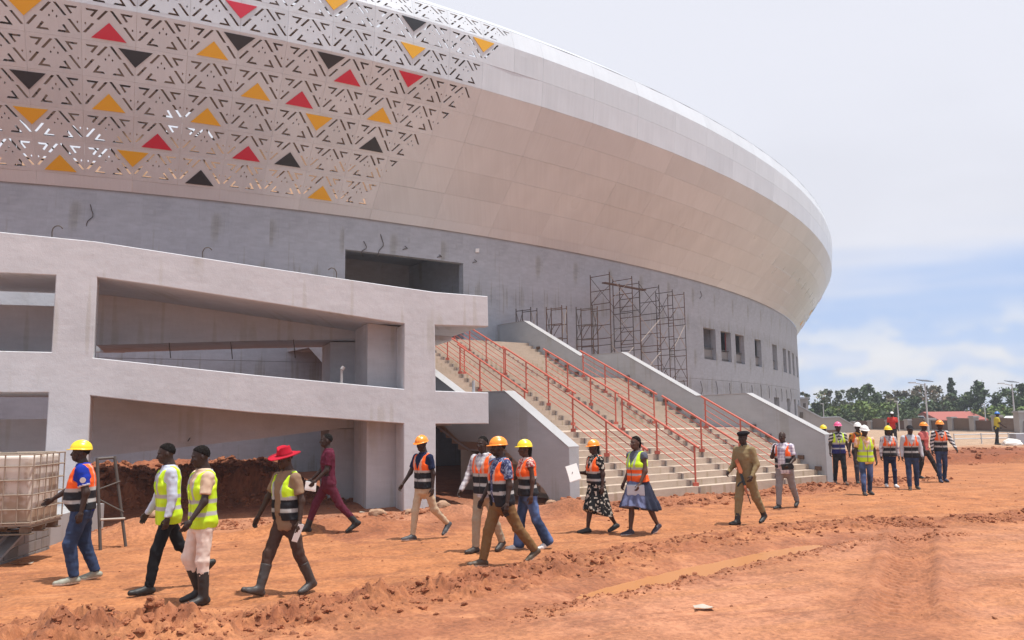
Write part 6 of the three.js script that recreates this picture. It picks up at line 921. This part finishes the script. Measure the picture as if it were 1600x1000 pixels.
  const TR = [[1257, 613, 120, 20, 'grey', 'small pale tree beside the rooftop block'], [1280, 628, 116, 26, 'dark', 'low dark tree at the left end of the tree line'], [1296, 607, 124, 34, 'grey', 'airy pale tree above the far stair'], [1321, 606, 128, 34, 'grey', 'airy grey green tree second from the far stair'], [1349, 602, 122, 44, 'dark', 'tall rounded eucalyptus above the white helmets'], [1334, 630, 110, 66, 'bright', 'bright green spreading tree behind the white helmets'], [1380, 611, 130, 28, 'grey', 'thin pale tree left of the yellow helmet'], [1402, 611, 122, 42, 'brown', 'brownish tree above the yellow helmet'], [1374, 633, 112, 56, 'bright', 'low yellow green tree behind the fence'], [1426, 622, 116, 44, 'dark', 'dark dense tree left of the tall lamp post'], [1452, 603, 120, 52, 'brown', 'large grey brown tree around the tall lamp post'], [1485, 589, 126, 20, 'spire', 'pointed conifer, tallest of the tree line'], [1500, 614, 118, 44, 'dark', 'dark tree right of the pointed conifer'], [1523, 598, 116, 48, 'dark', 'round dark tree above the low red roof'], [1557, 620, 114, 30, 'spire', 'small cone shaped tree above the blue helmet'], [1587, 602, 108, 46, 'dark', 'dark tree behind the solar lamp post'], [1622, 606, 110, 50, 'brown', 'tree at the right picture edge'], [1472, 628, 112, 46, 'dark', 'low dark bush tree behind the tall orange helmet'], [1548, 638, 106, 60, 'bright', 'low green bush left of the blue helmet'], [1590, 640, 100, 50, 'bright', 'low green bush behind the white car'], [1312, 642, 106, 50, 'dark', 'dark low bush behind the far stair flat'], [1410, 640, 104, 50, 'dark', 'dark low bush behind the fence pillars'], [1655, 600, 112, 50, 'dark', 'tall dark tree past the right picture edge']];
  TR.forEach((t, i) => tree(t[0], t[1], t[2], t[3], t[4], t[5], 100 + i));
  // sack and block by the far worker; litter
  const bagM = new THREE.MeshStandardMaterial({ color: 0xd9d6d0, roughness: 0.8 });
  const lump = (sx, sy, sz, seed) => { const s = new THREE.IcosahedronGeometry(1, 3), p = s.attributes.position; for (let i = 0; i < p.count; i++) { const v = V().fromBufferAttribute(p, i), n = 0.8 + 0.5 * (vn3(v.x * 1.7 + seed, v.y * 1.7, v.z * 1.7) - 0.3) + 0.12 * vn3(v.x * 6, v.y * 6, v.z * 6 + seed); p.setXYZ(i, v.x * n * sx, Math.max(v.y, -0.4) * n * sy, v.z * n * sz); } s.computeVertexNormals(); return s; };
  const lie = (name, label, cat, u, v, geo, mat, dy) => { const p = gnd(u, v); const m = shadowed(new THREE.Mesh(geo, mat)); m.name = numbered(name); m.position.set(p.x, groundH(p.x, p.z, true) + dy, p.z); tag(m, label, cat); scene.add(m); return m; };
  lie('sack', 'white sack lying on the red earth near the far worker', 'sack', 1582, 708, lump(0.5, 0.26, 0.3, 2), bagM, 0.08);
  lie('concrete_block', 'grey concrete block at the right picture edge', 'block', 1596, 706, metricUV(merge([box(-0.4, 0.4, 0, 0.55, -0.3, 0.3), box(-0.44, 0.44, -0.05, 0.02, -0.34, 0.34)])), M.wall, 0);
  const scrap = (w, d, seed) => { const g = new THREE.PlaneGeometry(w, d, 12, 8); g.rotateX(-Math.PI / 2); const p = g.attributes.position; for (let i = 0; i < p.count; i++) { const x = p.getX(i), z = p.getZ(i); p.setXYZ(i, x * (1 + 0.3 * (vn(z * 9 + seed, 1) - 0.5)), 0.012 + 0.045 * vn(x * 11 + seed, z * 13) * (1 - 0.4 * Math.abs(x) / w), z * (1 + 0.4 * (vn(x * 7, seed) - 0.5))); } g.computeVertexNormals(); return g; };
  const plM = new THREE.MeshStandardMaterial({ color: new THREE.Color().setRGB(0.40, 0.36, 0.30), roughness: 0.6, side: THREE.DoubleSide });
  for (const [u, v, w, d, lab] of [[1100, 953, 0.20, 0.12, 'crumpled pale plastic scrap in the foreground mud'], [33, 884, 0.28, 0.12, 'pale scrap of paper beside the platform'], [424, 846, 0.14, 0.08, 'small white litter behind the man in the red hat'], [1290, 752, 0.4, 0.2, 'pale cement sack scrap at the foot of the far parapet'], [210, 820, 0.16, 0.1, 'white plastic scrap on the dirt mound'], [566, 802, 0.14, 0.08, 'white litter under the ramp by the column']]) lie('litter', lab, 'litter', u, v, scrap(w, d, u * 0.1), plM, 0.002);
  const stoneM = new THREE.MeshStandardMaterial({ map: M.step.map, color: new THREE.Color().setRGB(0.8, 0.62, 0.5), roughness: 0.95 });
  for (const [u, v, s, lab] of [[692, 806, 0.16, 'rough stone at the foot of the right column'], [640, 806, 0.12, 'small stone left of the right column foot'], [590, 806, 0.2, 'large stone under the ramp behind the column'], [862, 798, 0.15, 'stone at the foot of the near parapet'], [238, 838, 0.13, 'dark clod on the mound behind the man in white shirt'], [700, 800, 0.13, 'chunk of broken concrete right of the column']]) lie('stone', lab, 'stone', u, v, lump(s, s * 0.7, s * 0.8, u), stoneM, s * 0.12);
}

scene.fog = new THREE.FogExp2(new THREE.Color().setRGB(0.72, 0.77, 0.86), 0.0008);

renderer.render(scene, camera);
